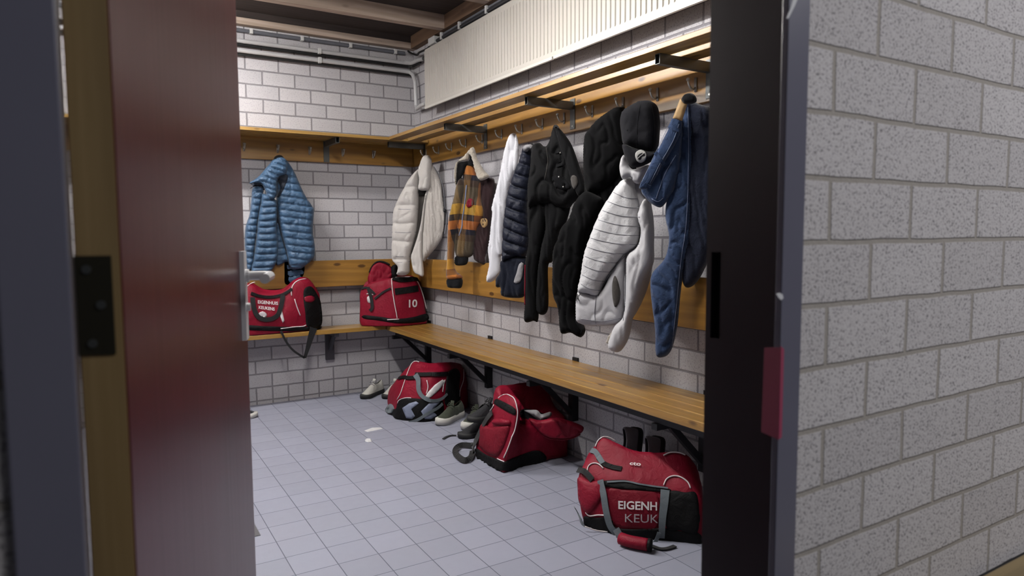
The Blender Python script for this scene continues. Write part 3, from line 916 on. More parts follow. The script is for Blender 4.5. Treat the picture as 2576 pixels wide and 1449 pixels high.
# ------------------------------------------------------------------ ceiling lights of the room
def lamp(x, y, along='x'):
    t = thing('ceiling_lamp', V(x, y, 2.5), 'white fluorescent batten lamp under the joists, '+('parallel to the back wall' if along == 'x' else 'parallel to the right-hand wall'), 'ceiling lamp', 'fluorescent lamps under the joists')
    a, s_ = (V(1, 0, 0), V(0, 1, 0)) if along == 'x' else (V(0, 1, 0), V(1, 0, 0))
    c0 = V(x, y, 0)
    MB().obox(c0+V(0, 0, 2.5265), a*.62, s_*.07, V(0, 0, .0265)).build('housing', M['lamp_white'], t)
    for k in (-1, 1): MB().tube([c0-a*.59+s_*.035*k+V(0, 0, 2.478), c0+a*.59+s_*.035*k+V(0, 0, 2.478)], .014, 10).build('tube', M['lamp_tube'], t)
# ------------------------------------------------------------------ clothes on the hooks
def camdir(p):
    d = CAM-p; d.z = 0; return d.normalized()
def wall_n(p, wall, k):
    """plane normal between the wall's own normal and the direction of the door"""
    n = Vector((-1, 0, 0)) if wall == 'r' else Vector((0, -1, 0))
    return (n*(1-k)+camdir(p)*k).normalized()

# ---- blue quilted jacket on the back wall
z = zoom(600, 380, 4.025)
P = V(-1.026, -.115, 1.72); N = wall_n(P, 'b', .35)
g = thing('quilted_jacket', P, 'light blue quilted jacket with a hood hanging on the back wall rack', 'jacket')
kb = dict(P=P, N=N, clampy=-.086)
piece('back_panel', z([(400,60),(470,75),(560,200),(660,420),(748,560),(765,600),(752,800),(775,980),(762,1080),(690,1150),(600,1195),(520,1165),(480,1000),(420,780),(385,560),(385,420),(385,250),(370,120)]), m=M['puffer_blue'], parent=g, th=.055, thb=.05, R=.09, quilt=(.046, .12, .3, .003), fold=(.006, 9, 5), seed=1, key='blue', **kb)
piece('inner_panel', z([(395,720),(440,880),(505,1100),(470,1125),(380,1145),(370,900)]), m=M['puffer_blue'], parent=g, th=.03, R=.04, off=-.01, quilt=(.045, -.1, .5), seed=2, key='blue', **kb)
piece('front_panel', z([(245,430),(380,500),(392,640),(385,780),(400,950),(385,1120),(310,1235),(220,1240),(128,1225),(150,1090),(180,880),(195,700),(225,520)]), m=M['puffer_blue'], parent=g, th=.05, R=.06, off=.02, quilt=(.044, -.05, .5, .005), fold=(.006, 9, 5), seed=3, key='blue', **kb)
piece('sleeve', z([(150,370),(250,355),(245,450),(205,640),(188,800),(162,1000),(152,1130),(120,1212),(78,1200),(65,1000),(64,850),(75,750),(112,640),(130,480)]), m=M['puffer_blue'], parent=g, th=.045, R=.05, off=.0, quilt=(.044, .05, .5, .005), seed=4, key='blue', **kb)
piece('sleeve', z([(468,1095),(560,1150),(655,1140),(650,1255),(565,1335),(468,1342),(458,1240)]), m=M['puffer_blue'], parent=g, th=.025, thb=.015, R=.05, off=-.055, quilt=(.044, -.1, .5, .005), seed=5, key='blue', **kb)
piece('hood', z([(362,75),(440,58),(490,110),(485,225),(415,265),(392,330),(390,430),(352,492),(300,475),(262,385),(220,328),(165,330),(108,325),(200,258),(290,158)]), m=M['puffer_blue'], parent=g, th=.05, R=.06, off=.05, quilt=(.034, .35, .42, .006), seed=6, key='blue', **kb)
patch('hood_opening', z([(392,268),(490,236),(495,290),(465,370),(408,472),(384,468),(425,375),(400,300)]), ['blue'], M['puffer_lining'], g, off=.003)
patch('collar_lining', z([(108,328),(168,320),(225,332),(258,395),(215,365),(170,350),(120,380),(150,345)]), ['blue'], M['puffer_lining'], g, off=.003)
ribbon('hanging_loop', z([(365,78),(372,60),(405,48),(445,55),(452,75)]), .012, ('plane', P+N*.07, N), M['strap_black'], g, off=0)
piping('zipper', z([(385,500),(392,640),(420,780),(480,1000),(522,1165)]), .003, ['blue'], M['puffer_lining'], g)

# ---- cream puffer in the corner
z = zoom(970, 370, 4.14)
P = V(-.15, -.43, 1.72); N = wall_n(P, 'r', .75)
g = thing('puffer_jacket', P, 'cream white padded jacket hanging in the room corner above the red bag numbered 10', 'jacket')
kb = dict(P=P, N=N, clampx=-.086, clampy=-.086)
piece('lining', z([(335,430),(425,440),(430,480),(395,640),(345,940),(290,1120),(250,1110),(290,960),(320,800)]), m=M['lining_grey'], parent=g, th=.012, R=.02, off=.0, seed=1, **kb)
piece('body', z([(470,190),(500,205),(545,290),(592,420),(620,600),(640,720),(612,900),(545,1020),(445,1140),(392,1190),(380,1000),(396,780),(420,560),(445,430)]), m=M['coat_cream_rib'], parent=g, th=.05, thb=.04, R=.08, fold=(.014, 22, 2.5), seed=2, key='cream', **kb)
piece('sleeve', z([(350,235),(345,440),(342,640),(322,880),(302,960),(268,1100),(252,1230),(248,1305),(190,1338),(120,1325),(132,1250),(75,1180),(68,1100),(73,880),(88,660),(138,540),(200,415),(270,305)]), m=M['coat_cream'], parent=g, th=.065, thb=.04, R=.07, off=.012, quilt=(.125, .02, .3, .008), fold=(.006, 8, 6), seed=3, key='cream', **kb)
piece('front_flap', z([(432,440),(412,600),(402,720),(390,850),(382,950),(386,1150),(398,1335),(340,1332),(290,1290),(264,1150),(280,1090),(330,940),(368,780),(390,620),(415,480)]), m=M['coat_cream'], parent=g, th=.022, R=.03, off=.03, fold=(.007, 14, 7), seed=4, key='cream', **kb)
piece('collar', z([(400,92),(450,88),(478,130),(482,230),(466,420),(430,452),(345,442),(350,340),(338,250),(368,150)]), m=M['coat_cream'], parent=g, th=.05, R=.05, off=.035, fold=(.008, 12, 9), seed=5, key='cream', **kb)
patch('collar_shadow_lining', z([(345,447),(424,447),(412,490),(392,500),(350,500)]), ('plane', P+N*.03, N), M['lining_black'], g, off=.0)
piping('zipper', z([(500,205),(560,310),(600,440),(612,620),(630,680),(636,760),(610,910)]), .0035, ['cream'], M['seam_grey'], g)
patch('zipper_pull', z([(600,640),(632,655),(628,682),(605,678)]), ['cream'], M['steel_dark'], g, off=.004)
for s_ in ([(88,645),(200,648),(340,646)], [(72,885),(200,892),(318,884)], [(72,1130),(150,1140),(262,1138)], [(120,1200),(190,1202),(255,1190)]):
    piping('seam', z(s_), .0016, ['cream'], M['seam_grey'], g, off=.0005)

# ---- plaid jacket with sherpa collar
z = zoom(1110, 350, 3.713)
P = V(-.17, -1.125, 1.73); N = wall_n(P, 'r', .6)
g = thing('plaid_jacket', P, 'orange and brown checked jacket with a cream fleece collar hanging beside a white shirt', 'jacket')
kb = dict(P=P, N=N, clampx=-.086)
piece('lining_side', z([(360,385),(490,368),(512,460),(482,620),(470,720),(462,900),(442,1060),(445,1165),(320,1135),(300,1000),(330,850),(390,700),(365,560)]), m=M['plaid_dark'], parent=g, th=.04, R=.06, off=-.02, fold=(.012, 18, 3), seed=1, key='plaid', **kb)
piece('body', z([(235,228),(305,225),(345,350),(384,420),(378,560),(400,700),(335,850),(318,960),(285,1092),(150,1095),(132,900),(170,700),(205,500),(200,400)]), m=M['plaid'], parent=g, th=.05, R=.07, fold=(.014, 18, 3), seed=2, key='plaid', uvrot=.12, **kb)
piece('waistband', z([(140,1092),(245,1090),(243,1160),(200,1180),(132,1172)]), m=M['rib_black'], parent=g, th=.03, R=.03, off=.005, seed=3, key='plaid', **kb)
piece('sleeve', z([(190,360),(228,430),(212,560),(182,690),(152,850),(132,950),(122,1195),(192,1275),(188,1303),(63,1303),(64,1100),(72,800),(98,650),(128,540),(148,440)]), m=M['plaid'], parent=g, th=.045, R=.05, off=.03, fold=(.007, 12, 5), seed=4, key='plaid', uvrot=-.12, **kb)
piece('sleeve_cuff', z([(64,1300),(190,1300),(188,1385),(120,1392),(66,1380)]), m=M['rib_black'], parent=g, th=.03, R=.03, off=.03, seed=5, key='plaid', **kb)
piece('hood_lining', z([(138,440),(145,262),(170,218),(255,200),(270,150),(305,195),(300,250),(240,245),(195,350),(160,430)]), m=M['lining_black'], parent=g, th=.015, R=.03, off=.045, seed=6, key='plaid', **kb)
piece('fleece_collar', z([(285,78),(312,92),(342,190),(402,290),(448,350),(370,387),(330,330),(298,205),(270,150),(252,200),(172,216),(150,262),(141,440),(133,440),(127,300),(150,215),(220,155)]), m=M['sherpa'], parent=g, th=.03, R=.022, off=.05, fold=(.004, 20, 12), seed=7, key='plaid', **kb)
piping('zipper', z([(235,430),(225,560),(205,700),(192,820),(168,900)]), .0035, ['plaid'], M['stitch'], g)
patch('lining_patch', z([(250,560),(290,560),(300,610),(260,640),(235,620)]), ['plaid'], M['bag_red_dark'], g, off=.003, label='small red patch on the checked jacket')
patch('pocket_trim', z([(370,750),(425,745),(430,800),(400,830),(372,800)]), ['plaid'], M['denim_patch'], g, off=.003)

# ---- white shirt
z = zoom(1220, 300, 2.785)
P = V(-.16, -1.6, 1.74); N = wall_n(P, 'r', .6)
g = thing('shirt', P, 'plain white shirt hanging between the checked jacket and the navy jacket', 'shirt')
kb = dict(P=P, N=N, clampx=-.086)
piece('body', z([(182,104),(216,104),(234,180),(230,300),(207,370),(167,500),(147,640),(132,800),(127,950),(110,962),(112,1070),(62,1130),(20,1142),(13,1110),(33,1010),(23,920),(33,840),(55,650),(46,640),(68,540),(103,400),(128,260),(158,150)]), m=M['shirt_white'], parent=g, th=.035, R=.05, fold=(.012, 26, 1.6), seed=1, key='shirt', **kb)
piece('sleeve', z([(215,106),(236,180),(232,300),(207,372),(196,330),(204,220)]), m=M['shirt_white'], parent=g, th=.02, R=.03, off=.02, fold=(.008, 26, 2), seed=2, key='shirt', **kb)

# ---- navy quilted jacket
P = V(-.17, -1.80, 1.70); N = wall_n(P, 'r', .65)
g = thing('quilted_jacket', P, 'navy blue quilted jacket with a silver collar lining, hanging beside the white shirt', 'jacket')
kb = dict(P=P, N=N, clampx=-.086)
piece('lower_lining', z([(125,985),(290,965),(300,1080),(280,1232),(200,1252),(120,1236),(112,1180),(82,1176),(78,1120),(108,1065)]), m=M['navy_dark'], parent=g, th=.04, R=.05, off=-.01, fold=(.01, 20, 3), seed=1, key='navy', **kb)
piece('body', z([(272,200),(330,190),(338,300),(322,460),(300,640),(312,780),(306,910),(276,972),(230,962),(160,990),(124,1005),(128,800),(143,640),(163,520),(203,390),(243,290)]), m=M['navy_puffer'], parent=g, th=.06, R=.08, off=.0, quilt=(.058, .35, .42, .01), fold=(.007, 10, 6), seed=2, key='navy', **kb)
piece('collar_lining', z([(268,195),(290,178),(330,180),(340,215),(310,210),(300,225),(272,222)]), m=M['towel_grey'], parent=g, th=.022, R=.02, off=.055, seed=3, key='navy', **kb)
patch('label_tag', z([(240,1015),(268,1008),(258,1110),(236,1146),(204,1142),(222,1080)]), ['navy'], M['towel_grey'], g, off=.004, label='pale grey swing tag')
piping('zipper', z([(322,200),(322,300),(318,380),(314,460)]), .003, ['navy'], M['steel_galv'], g)
ribbon('hanging_loop', z([(315,190),(325,170),(335,172),(345,192)]), .01, ('plane', P+N*.05, N), M['strap_black'], g, off=0)

# ---- black work trousers
P = V(-.19, -2.0, 1.73); N = wall_n(P, 'r', .7)
g = thing('work_trousers', P, 'black work trousers with belt loops and snap pockets hung folded over a hook, legs dangling', 'trousers')
kb = dict(P=P, N=N, clampx=-.086)
piece('leg', z([(310,560),(440,580),(430,760),(400,900),(372,1100),(375,1395),(340,1412),(278,1412),(284,1260),(273,1180),(284,1000),(308,860),(300,700)]), m=M['black_work'], parent=g, th=.05, R=.06, off=-.015, fold=(.012, 18, 2), seed=1, key='trou', **kb)
piece('leg', z([(430,560),(592,580),(560,750),(522,800),(492,930),(470,1000),(442,1040),(440,1335),(365,1342),(368,1100),(395,900),(425,760)]), m=M['black_work'], parent=g, th=.05, R=.06, off=-.012, fold=(.012, 18, 2), seed=2, key='trou', **kb)
piece('seat', z([(486,45),(516,60),(562,110),(612,190),(662,330),(702,470),(692,530),(622,585),(590,622),(520,622),(450,592),(345,612),(318,642),(303,560),(305,460),(322,330),(335,195),(380,165),(415,190),(448,170)]), m=M['black_work'], parent=g, th=.07, R=.09, off=.01, fold=(.016, 13, 5), seed=3, key='trou', **kb)
piece('waistband', z([(486,45),(516,60),(562,110),(612,190),(662,330),(702,470),(695,520),(655,540),(600,420),(560,290),(520,170)]), m=M['black_work'], parent=g, th=.03, R=.03, off=.065, seed=4, key='trou', **kb)
patch('pocket', z([(470,410),(525,395),(600,470),(560,495),(490,470)]), ['trou'], M['black_cotton'], g, off=.004, puff=.006)
for a in ([(495,300),(530,285)], [(505,335),(545,318)], [(500,238),(528,228)]): ribbon('belt_loop', z(a), .011, ['trou'], M['black_cotton'], g, off=.006)
for u, v in ((520,405), (548,473), (522,240)):
    h = cast(*z([(u, v)])[0], ['trou'])
    if h: MB().sphere(h[0]+h[1]*.006, .0048, 8, 6).build('snap_button', M['hook_metal'], g, True)
patch('tool_loop', z([(610,395),(640,400),(650,450),(625,490),(605,450)]), ['trou'], M['lining_grey'], g, off=.004)
piping('seam', z([(430,200),(440,300),(420,420)]), .0015, ['trou'], M['lining_grey'], g)
piping('ankle_zipper', z([(284,1020),(282,1150),(282,1300)]), .003, ['trou'], M['bag_red_dark'], g, label='thin dark red piping down the leg')
ribbon('hanging_loop', z([(482,60),(490,42),(505,40),(515,62)]), .009, ('plane', P+N*.09, N), M['strap_black'], g, off=0)

# ---- black hoodie
z = zoom(1220, 230, 2.163)
P = V(-.18, -2.46, 1.75); N = wall_n(P, 'r', .7)
g = thing('hoodie', P, 'black hooded sweatshirt hanging behind the white padded jacket', 'hoodie')
kb = dict(P=P, N=N, clampx=-.086)
piece('body', z([(740,85),(770,100),(800,200),(830,480),(860,700),(800,1000),(640,1090),(520,1100),(480,1000),(470,850),(500,700),(540,560),(535,400),(540,262),(566,208),(620,148),(700,92)]), m=M['black_hoodie'], parent=g, th=.05, R=.10, off=-.03, fold=(.014, 13, 3), seed=1, key='hoodie', **kb)
piece('hood', z([(735,85),(762,105),(770,250),(760,400),(700,500),(610,560),(550,540),(536,400),(541,262),(566,208),(620,148),(700,93)]), m=M['black_hoodie'], parent=g, th=.06, R=.09, off=.0, fold=(.012, 11, 6), seed=2, key='hoodie', **kb)
piece('sleeve', z([(545,545),(600,560),(640,600),(600,720),(560,800),(525,1000),(505,1200),(545,1295),(522,1337),(470,1312),(416,1310),(400,1180),(375,1110),(369,1000),(374,870),(398,800),(420,738),(460,688),(492,600)]), m=M['black_hoodie'], parent=g, th=.055, R=.06, off=.03, fold=(.012, 14, 5), seed=3, key='hoodie', **kb)
piece('cuff', z([(415,1250),(500,1225),(546,1292),(522,1338),(470,1314),(416,1312)]), m=M['rib_black'], parent=g, th=.035, R=.03, off=.035, seed=4, key='hoodie', **kb)

# ---- white padded jacket
P = V(-.24, -2.66, 1.6); N = wall_n(P, 'r', .7)
g = thing('padded_jacket', P, 'white padded jacket with fine quilting and smooth cuffs hanging below the black cap', 'jacket')
kb = dict(P=P, N=N, clampx=-.086)
piece('back_panel', [(1590,445),(1625,470),(1645,560),(1640,680),(1615,760),(1580,815),(1560,812),(1556,740),(1560,640),(1580,560)], m=M['jacket_soft'], parent=g, th=.05, R=.07, off=-.03, fold=(.008, 12, 5), seed=1, key='wj', **kb)
piece('hem_panel', [(1456,730),(1505,738),(1540,684),(1574,634),(1576,700),(1574,780),(1560,812),(1500,821),(1460,814),(1449,797)], m=M['jacket_soft'], parent=g, th=.045, R=.06, off=.0, fold=(.006, 9, 5), seed=2, key='wj', smooth_outline=True, **kb)
piece('quilted_panel', [(1567,452),(1590,447),(1600,470),(1612,525),(1614,580),(1606,618),(1575,640),(1540,682),(1517,715),(1506,744),(1480,740),(1455,733),(1462,690),(1470,640),(1483,600),(1505,545),(1530,500),(1550,470)], m=M['jacket_white'], parent=g, th=.06, R=.08, off=.01, fold=(.0035, 14, 9), seed=3, key='wj', **kb)
piece('sleeve', [(1604,540),(1624,500),(1640,555),(1646,640),(1641,670),(1622,710),(1606,760),(1592,800),(1582,850),(1561,883),(1541,883),(1530,866),(1545,822),(1570,790),(1575,700),(1578,645),(1604,618),(1612,580)], m=M['jacket_soft'], parent=g, th=.05, R=.055, off=.03, fold=(.008, 14, 4), seed=4, key='wj', **kb)
piece('collar', [(1570,390),(1590,425),(1632,415),(1622,445),(1608,462),(1594,458),(1586,446),(1568,452),(1560,436),(1559,412)], m=M['jacket_soft'], parent=g, th=.035, R=.04, off=.06, fold=(.005, 14, 8), seed=5, key='wj', **kb)
patch('cuff_lining', [(1541,833),(1541,870),(1524,862),(1530,846)], ('plane', P+N*.045, N), M['sherpa'], g, off=.002, smooth_outline=False)
patch('pocket_opening', [(1548,694),(1556,715),(1560,740),(1556,764),(1547,772),(1541,745),(1541,712)], ['wj'], M['lining_grey'], g, off=.003)
for s_ in ([(1457,734),(1480,741),(1506,744)], [(1506,744),(1518,715),(1541,682),(1575,641),(1600,621),(1608,614)], [(1575,642),(1573,700),(1573,760),(1568,806)], [(1566,800),(1510,808),(1462,802)], [(1500,745),(1496,790),(1500,819)]):
    piping('seam', s_, .0018, ['wj'], M['seam_grey'], g, off=.001)
_lv, _lx = [452,470,500,545,600,640,690,735], [1567,1550,1530,1505,1483,1470,1462,1456]
_rv, _rx = [452,470,525,580,618,640,682,715,744], [1590,1600,1612,1614,1606,1575,1540,1517,1506]
for v0 in range(484, 728, 23):
    xl = float(np.interp(v0, _lv, _lx))+3; xr = float(np.interp(v0+16, _rv, _rx))-3
    piping('quilt_seam', [(xl+(xr-xl)*t, v0+16*t+5*math.sin(3.1*t)) for t in (0, .25, .5, .75, 1)], .0013, ['wj'], M['seam_grey'], g, off=.0012)
lettering('logo_mark', 'K', (1450, 757), 17, 10, ['wj'], M['strap_black'], g, slope=0, italic=3)

# ---- black cap with a round badge
P = V(-.25, -2.72, 1.66); N = wall_n(P, 'r', .85)
g = thing('cap', P, 'black baseball cap with a round grey badge hanging on a hook over the white jacket', 'cap')
kb = dict(P=P, N=N)
piece('crown', [(1594,262),(1612,254),(1636,254),(1654,268),(1660,300),(1660,335),(1655,375),(1640,390),(1600,380),(1570,366),(1562,330),(1560,300),(1568,278)], m=M['cap_black'], parent=g, th=.085, thb=.03, R=.085, off=.0, fold=(.003, 12, 8), seed=1, key='cap', **kb)
piece('brim', [(1567,362),(1600,374),(1640,382),(1656,374),(1650,396),(1630,412),(1604,421),(1588,421),(1576,404),(1569,385)], m=M['cap_black'], parent=g, th=.035, thb=.01, R=.05, off=.058, fold=(.001, 12, 8), seed=2, key='cap', **kb)
patch('badge', [(1598,392),(1601,383),(1611,379),(1621,382),(1626,391),(1623,402),(1613,408),(1603,405)], ['cap'], M['badge_grey'], g, off=.004, res=2.5)
patch('badge_emblem', [(1604,393),(1612,387),(1621,388),(1622,393),(1614,395),(1612,401),(1606,401)], ['cap'], M['cap_black'], g, off=.0055, res=2.5, skirt=.001)
ribbon('badge_stroke', [(1604,399),(1613,392),(1622,386)], .003, ['cap'], M['badge_grey'], g, off=.007, th=.001, step=2)
for s_ in ([(1612,254),(1606,290),(1602,330),(1602,374)], [(1636,254),(1644,290),(1646,330),(1641,382)], [(1567,364),(1600,376),(1640,384),(1655,376)]):
    piping('seam', s_, .0011, ['cap'], M['rib_black'], g, off=.0005)
h = cast(1577, 327, ['cap'])
if h: MB().tube([h[0], h[0]+h[1]*.0015], .004, 10).build('eyelet', M['rib_black'], g)

# ---- jeans
P = V(-.2, -2.9, 1.72); N = wall_n(P, 'r', .7)
g = thing('jeans', P, 'blue denim jeans hanging by a belt loop on the hook nearest the door frame', 'jeans')
kb = dict(P=P, N=N, clampx=-.086)
piece('leg', [(1722,262),(1760,262),(1795,290),(1800,420),(1795,600),(1760,700),(1722,720),(1712,640),(1712,480),(1716,350)], m=M['denim_shaded'], parent=g, th=.05, R=.06, off=-.03, fold=(.01, 14, 3), seed=1, key='jeans', **kb)
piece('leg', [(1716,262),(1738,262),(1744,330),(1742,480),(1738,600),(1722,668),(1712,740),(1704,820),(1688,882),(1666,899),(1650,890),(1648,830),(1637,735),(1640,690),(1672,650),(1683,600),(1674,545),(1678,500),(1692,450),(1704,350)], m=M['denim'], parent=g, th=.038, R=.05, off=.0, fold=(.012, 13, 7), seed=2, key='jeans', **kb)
piece('hip', [(1693,298),(1716,303),(1712,400),(1698,470),(1682,500),(1664,521),(1646,517),(1626,500),(1614,470),(1650,388),(1680,328)], m=M['denim'], parent=g, th=.035, R=.05, off=.03, fold=(.014, 16, 5), seed=3, key='jeans', **kb)
piece('waistband', [(1692,296),(1716,304),(1704,352),(1664,420),(1634,470),(1612,476),(1611,462),(1648,390),(1678,332)], m=M['denim'], parent=g, th=.018, R=.02, off=.07, fold=(.003, 12, 8), seed=4, key='jeans', **kb)
piece('leather_patch', [(1711,248),(1729,262),(1716,304),(1692,298)], m=M['denim_patch'], parent=g, th=.01, R=.015, off=.085, fold=(.001, 12, 8), seed=5, key='jeans', smooth_outline=False, **kb)
piece('belt_knot', [(1714,250),(1722,238),(1738,234),(1750,242),(1752,256),(1736,262),(1720,260)], m=M['rib_black'], parent=g, th=.025, R=.02, off=.09, fold=(.006, 40, 40), seed=6, key='jeans', **kb)
for s_ in ([(1688,306),(1650,384),(1616,458)], [(1708,312),(1694,352),(1660,412),(1634,462)], [(1730,270),(1732,400),(1726,560),(1712,660),(1700,780),(1690,870)]):
    piping('stitching', s_, .0011, ['jeans'], M['stitch'], g, off=.001)
for s_ in ([(1686,318),(1706,330)], [(1650,384),(1668,412)], [(1614,462),(1634,468)]):
    ribbon('belt_loop', s_, .014, ['jeans'], M['denim'], g, off=.006)
for s_ in ([(1700,390),(1672,440),(1650,500)], [(1690,360),(1668,400),(1652,440)], [(1640,500),(1655,508),(1668,498)]):
    piping('pocket_seam', s_, .0014, ['jeans'], M['stitch'], g, off=.001)
# ------------------------------------------------------------------ sports bags
def ring(base, sh, bt, n, depth, lean, zb=0., bulge=.02, top=.012, backin=.03, base3=None, fz=None):
    """control ring of a bag section from three pixels: front foot, front shoulder, back shoulder"""
    n = Vector(n).normalized()
    B = Vector(base3) if base3 is not None else at(base[0], base[1], 'z', zb)
    S = on_plane(sh[0], sh[1], B+n*lean, n)
    T = on_plane(bt[0], bt[1], B+n*(depth-backin), n)
    mid = (B+S)/2-n*bulge
    tm = (S+T)/2+V(0, 0, top)
    bk = B+n*depth
    bm_ = (T+bk)/2+n*bulge*.6
    return [B, B*.75+mid*.25-n*.004+V(0, 0, 0), mid, S, tm, T, bm_, bk]

# ---------------- bag in the front: big red bag by the door frame
z = zoom(1400, 1050, 4.025)
n5 = (.73, .68, 0)
g = thing('sports_bag', V(-.3, -2.98, 0), 'large red sports bag with big white lettering and grey straps beside the door frame', 'bag', 'red sports bags')
st = [((300,1095),(243,600),(372,322)), ((400,1130),(340,640),(470,210)), ((540,1165),(500,665),(600,250)), ((800,1215),(780,700),(800,335)),
      ((1060,1240),(1060,735),(1080,352)), ((1300,1262),(1330,745),(1290,372)), ((1450,1275),(1440,770),(1400,470))]
rings = [ring(*[z([p])[0] for p in s_], n5, .2, .035, bulge=.018, backin=.04) for s_ in st]
loft('body', rings, M['bag_red'], g, key='bag5', clampx=-.006, zmin=.004, wr=.005, seed=5, caps=(.03, .02))
B5 = ['bag5']
patch('base_panel', z([(285,1000),(330,1010),(420,1015),(560,1010),(600,1110),(800,1130),(1060,1120),(1250,1150),(1440,1170),(1440,1290),(1100,1262),(800,1235),(540,1180),(400,1145),(295,1100)]), B5, M['bag_black'], g, off=.004)
patch('end_pocket', z([(232,610),(330,640),(470,660),(465,800),(345,960),(300,955),(240,850),(228,720)]), B5, M['bag_red'], g, off=.006, puff=.012)
patch('mesh_pocket', z([(1130,770),(1300,760),(1420,790),(1430,1150),(1250,1140),(1110,1100)]), B5, M['bag_black'], g, off=.005, puff=.006)
patch('zip_panel', z([(440,655),(540,640),(700,640),(860,680),(1100,720),(1160,735),(1150,760),(1000,750),(800,735),(600,715),(450,690)]), B5, M['bag_black'], g, off=.006)
patch('front_panel', z([(530,735),(700,740),(1010,770),(1020,1100),(800,1115),(600,1090),(540,1000)]), B5, M['bag_red_dark'], g, off=.004)
ribbon('fold_shadow', z([(425,415),(480,470),(560,505),(660,525)]), .02, B5, M['bag_black'], g, off=.004)  # black ribbon paints the shadow in a fold of the bag top
ribbon('strap', z([(455,640),(485,760),(505,900),(530,1020),(565,1110),(620,1165)]), .026, B5, M['strap_grey'], g, off=.012)
ribbon('strap', z([(1100,740),(1090,880),(1075,1000),(1068,1120),(1060,1205)]), lambda t: .034-.012*t, B5, M['strap_grey'], g, off=.012)
ribbon('strap_corner', z([(360,340),(400,350),(430,400),(470,470)]), .022, B5, M['strap_grey'], g, off=.006)
ribbon('shoulder_strap', z([(240,545),(300,560),(345,600),(375,640)]), .024, B5, M['strap_black'], g, off=.012)
ribbon('side_strap', z([(215,900),(250,960),(290,1060),(320,1110)]), .022, B5, M['strap_grey'], g, off=.014)
for s_ in ([(400,300),(430,235),(480,205),(540,215),(600,250)], [(315,560),(325,500),(370,468),(430,475),(475,520)], [(1085,390),(1150,360),(1240,362),(1300,385)],
           [(1085,690),(1110,630),(1170,598),(1250,605),(1330,660),(1355,720)], [(300,958),(335,995),(420,985),(515,990)], [(290,1095),(400,1135),(520,1150)], [(1105,985),(1160,992),(1215,985)]):
    piping('piping', z(s_), .0028, B5, M['piping_white'], g, off=.004)
ribbon('zipper_line', z([(520,660),(700,655),(880,690),(1130,725)]), .006, B5, M['strap_grey'], g, off=.009)
l1 = z([(632,925)])[0]; l2 = z([(700,1052)])[0]
lettering('lettering', 'EIGENH', l1, 21, 96, B5, M['print_white'], g, slope=4, off=.009, bold=True, label='white lettering')
lettering('lettering', 'KEUK', l2, 20, 82, B5, M['print_grey'], g, slope=3, off=.009, label='pale lettering')
lettering('club_letters', 'cto', z([(742,492)])[0], 8, 28, B5, M['print_white'], g, slope=2, off=.008, bold=True, label='small white letters on top of the bag')
# the carrying handle lies on the floor in front
hp = [at(u, v, 'z', .026) for u, v in z([(650,1225),(720,1250),(800,1268),(880,1282),(925,1290)])]
b = MB(); b.tube(catmull([tuple(p) for p in hp], False, .01), .023, 12); hd = b.build('handle', M['bag_red'], g, True)
hq = [at(u, v, 'z', .026) for u, v in z([(925,1290),(965,1296)])]
MB().tube(hq, .024, 12).build('handle_end', M['bag_black'], g, True)
ribbon('handle_strap', z([(600,1130),(625,1170),(640,1210)]), .026, ('plane', hp[0], V(-.7, -.6, .3)), M['strap_grey'], g, off=.0)
ribbon('handle_strap', z([(965,1300),(1050,1330),(1130,1325),(1200,1300)]), .018, ('plane', V(0, 0, .006), V(0, 0, 1)), M['strap_black'], g, off=0)
ribbon('handle_strap', z([(940,1262),(1000,1240),(1040,1150)]), .014, B5, M['strap_grey'], g, off=.016)

# ---------------- middle bag, standing end-on under the bench, lid open
z = zoom(900, 860, 4.14)
g = thing('sports_bag', V(-.25, -1.92, 0), 'red sports bag with its lid hanging open, end towards the room, under the bench', 'bag', 'red sports bags')
def px_ring(x, pts): return [at(u, v, 'x', x) for u, v in z(pts)]
PT4, NT4 = V(-.455, -1.9, 0), V(-1, 0, .22)
r0 = [on_plane(u, v, PT4, NT4) for u, v in z([(1515,1320),(1560,1180),(1615,980),(1662,690),(1625,590),(1535,545),(1450,600),(1390,700),(1310,860),(1240,1000),(1222,1110)])]
r0[0].z = .004; r0[-1].z = .004
def sect(x, zs, y0=-2.045, y1=-1.79):
    ts = [0, -.02, -.02, .02, .15, .45, .75, .95, 1.0, 1.02, 1.]
    return [V(x, y0+(y1-y0)*t, zz) for t, zz in zip(ts, zs)]
rings = [r0, [p+V(.03, .012 if 0 < i < 8 else 0, -.012 if 2 < i < 8 else 0) for i, p in enumerate(r0)],
         sect(-.33, [.004,.07,.15,.225,.235,.26,.345,.355,.26,.13,.004]), sect(-.24, [.004,.07,.14,.195,.20,.215,.345,.36,.26,.13,.004]),
         sect(-.14, [.004,.07,.14,.19,.195,.21,.345,.36,.26,.13,.004]), sect(-.04, [.004,.07,.14,.2,.22,.25,.33,.34,.26,.13,.004])]
loft('body', rings, M['bag_red'], g, key='bag4', clampx=-.006, zmin=.004, wr=.005, seed=3, caps=(.02, .01), nring=30)
B4 = ['bag4']
patch('base_panel', z([(1235,1110),(1330,1170),(1440,1215),(1520,1250),(1640,1200),(1860,1130),(1960,1200),(1900,1275),(1700,1320),(1510,1340),(1380,1290),(1260,1230)]), B4, M['bag_black'], g, off=.005)
patch('end_pocket', z([(1290,870),(1390,890),(1480,880),(1580,870),(1560,980),(1500,1130),(1440,1190),(1330,1140),(1270,1060)]), B4, M['bag_red_dark'], g, off=.006, puff=.014)
patch('black_stripe', z([(1440,600),(1500,615),(1620,680),(1650,720),(1640,760),(1560,725),(1450,660),(1425,640)]), B4, M['bag_black'], g, off=.005)
patch('pocket_flap', z([(1430,810),(1500,800),(1590,820),(1585,862),(1500,868),(1420,850)]), B4, M['bag_red'], g, off=.012, puff=.01)
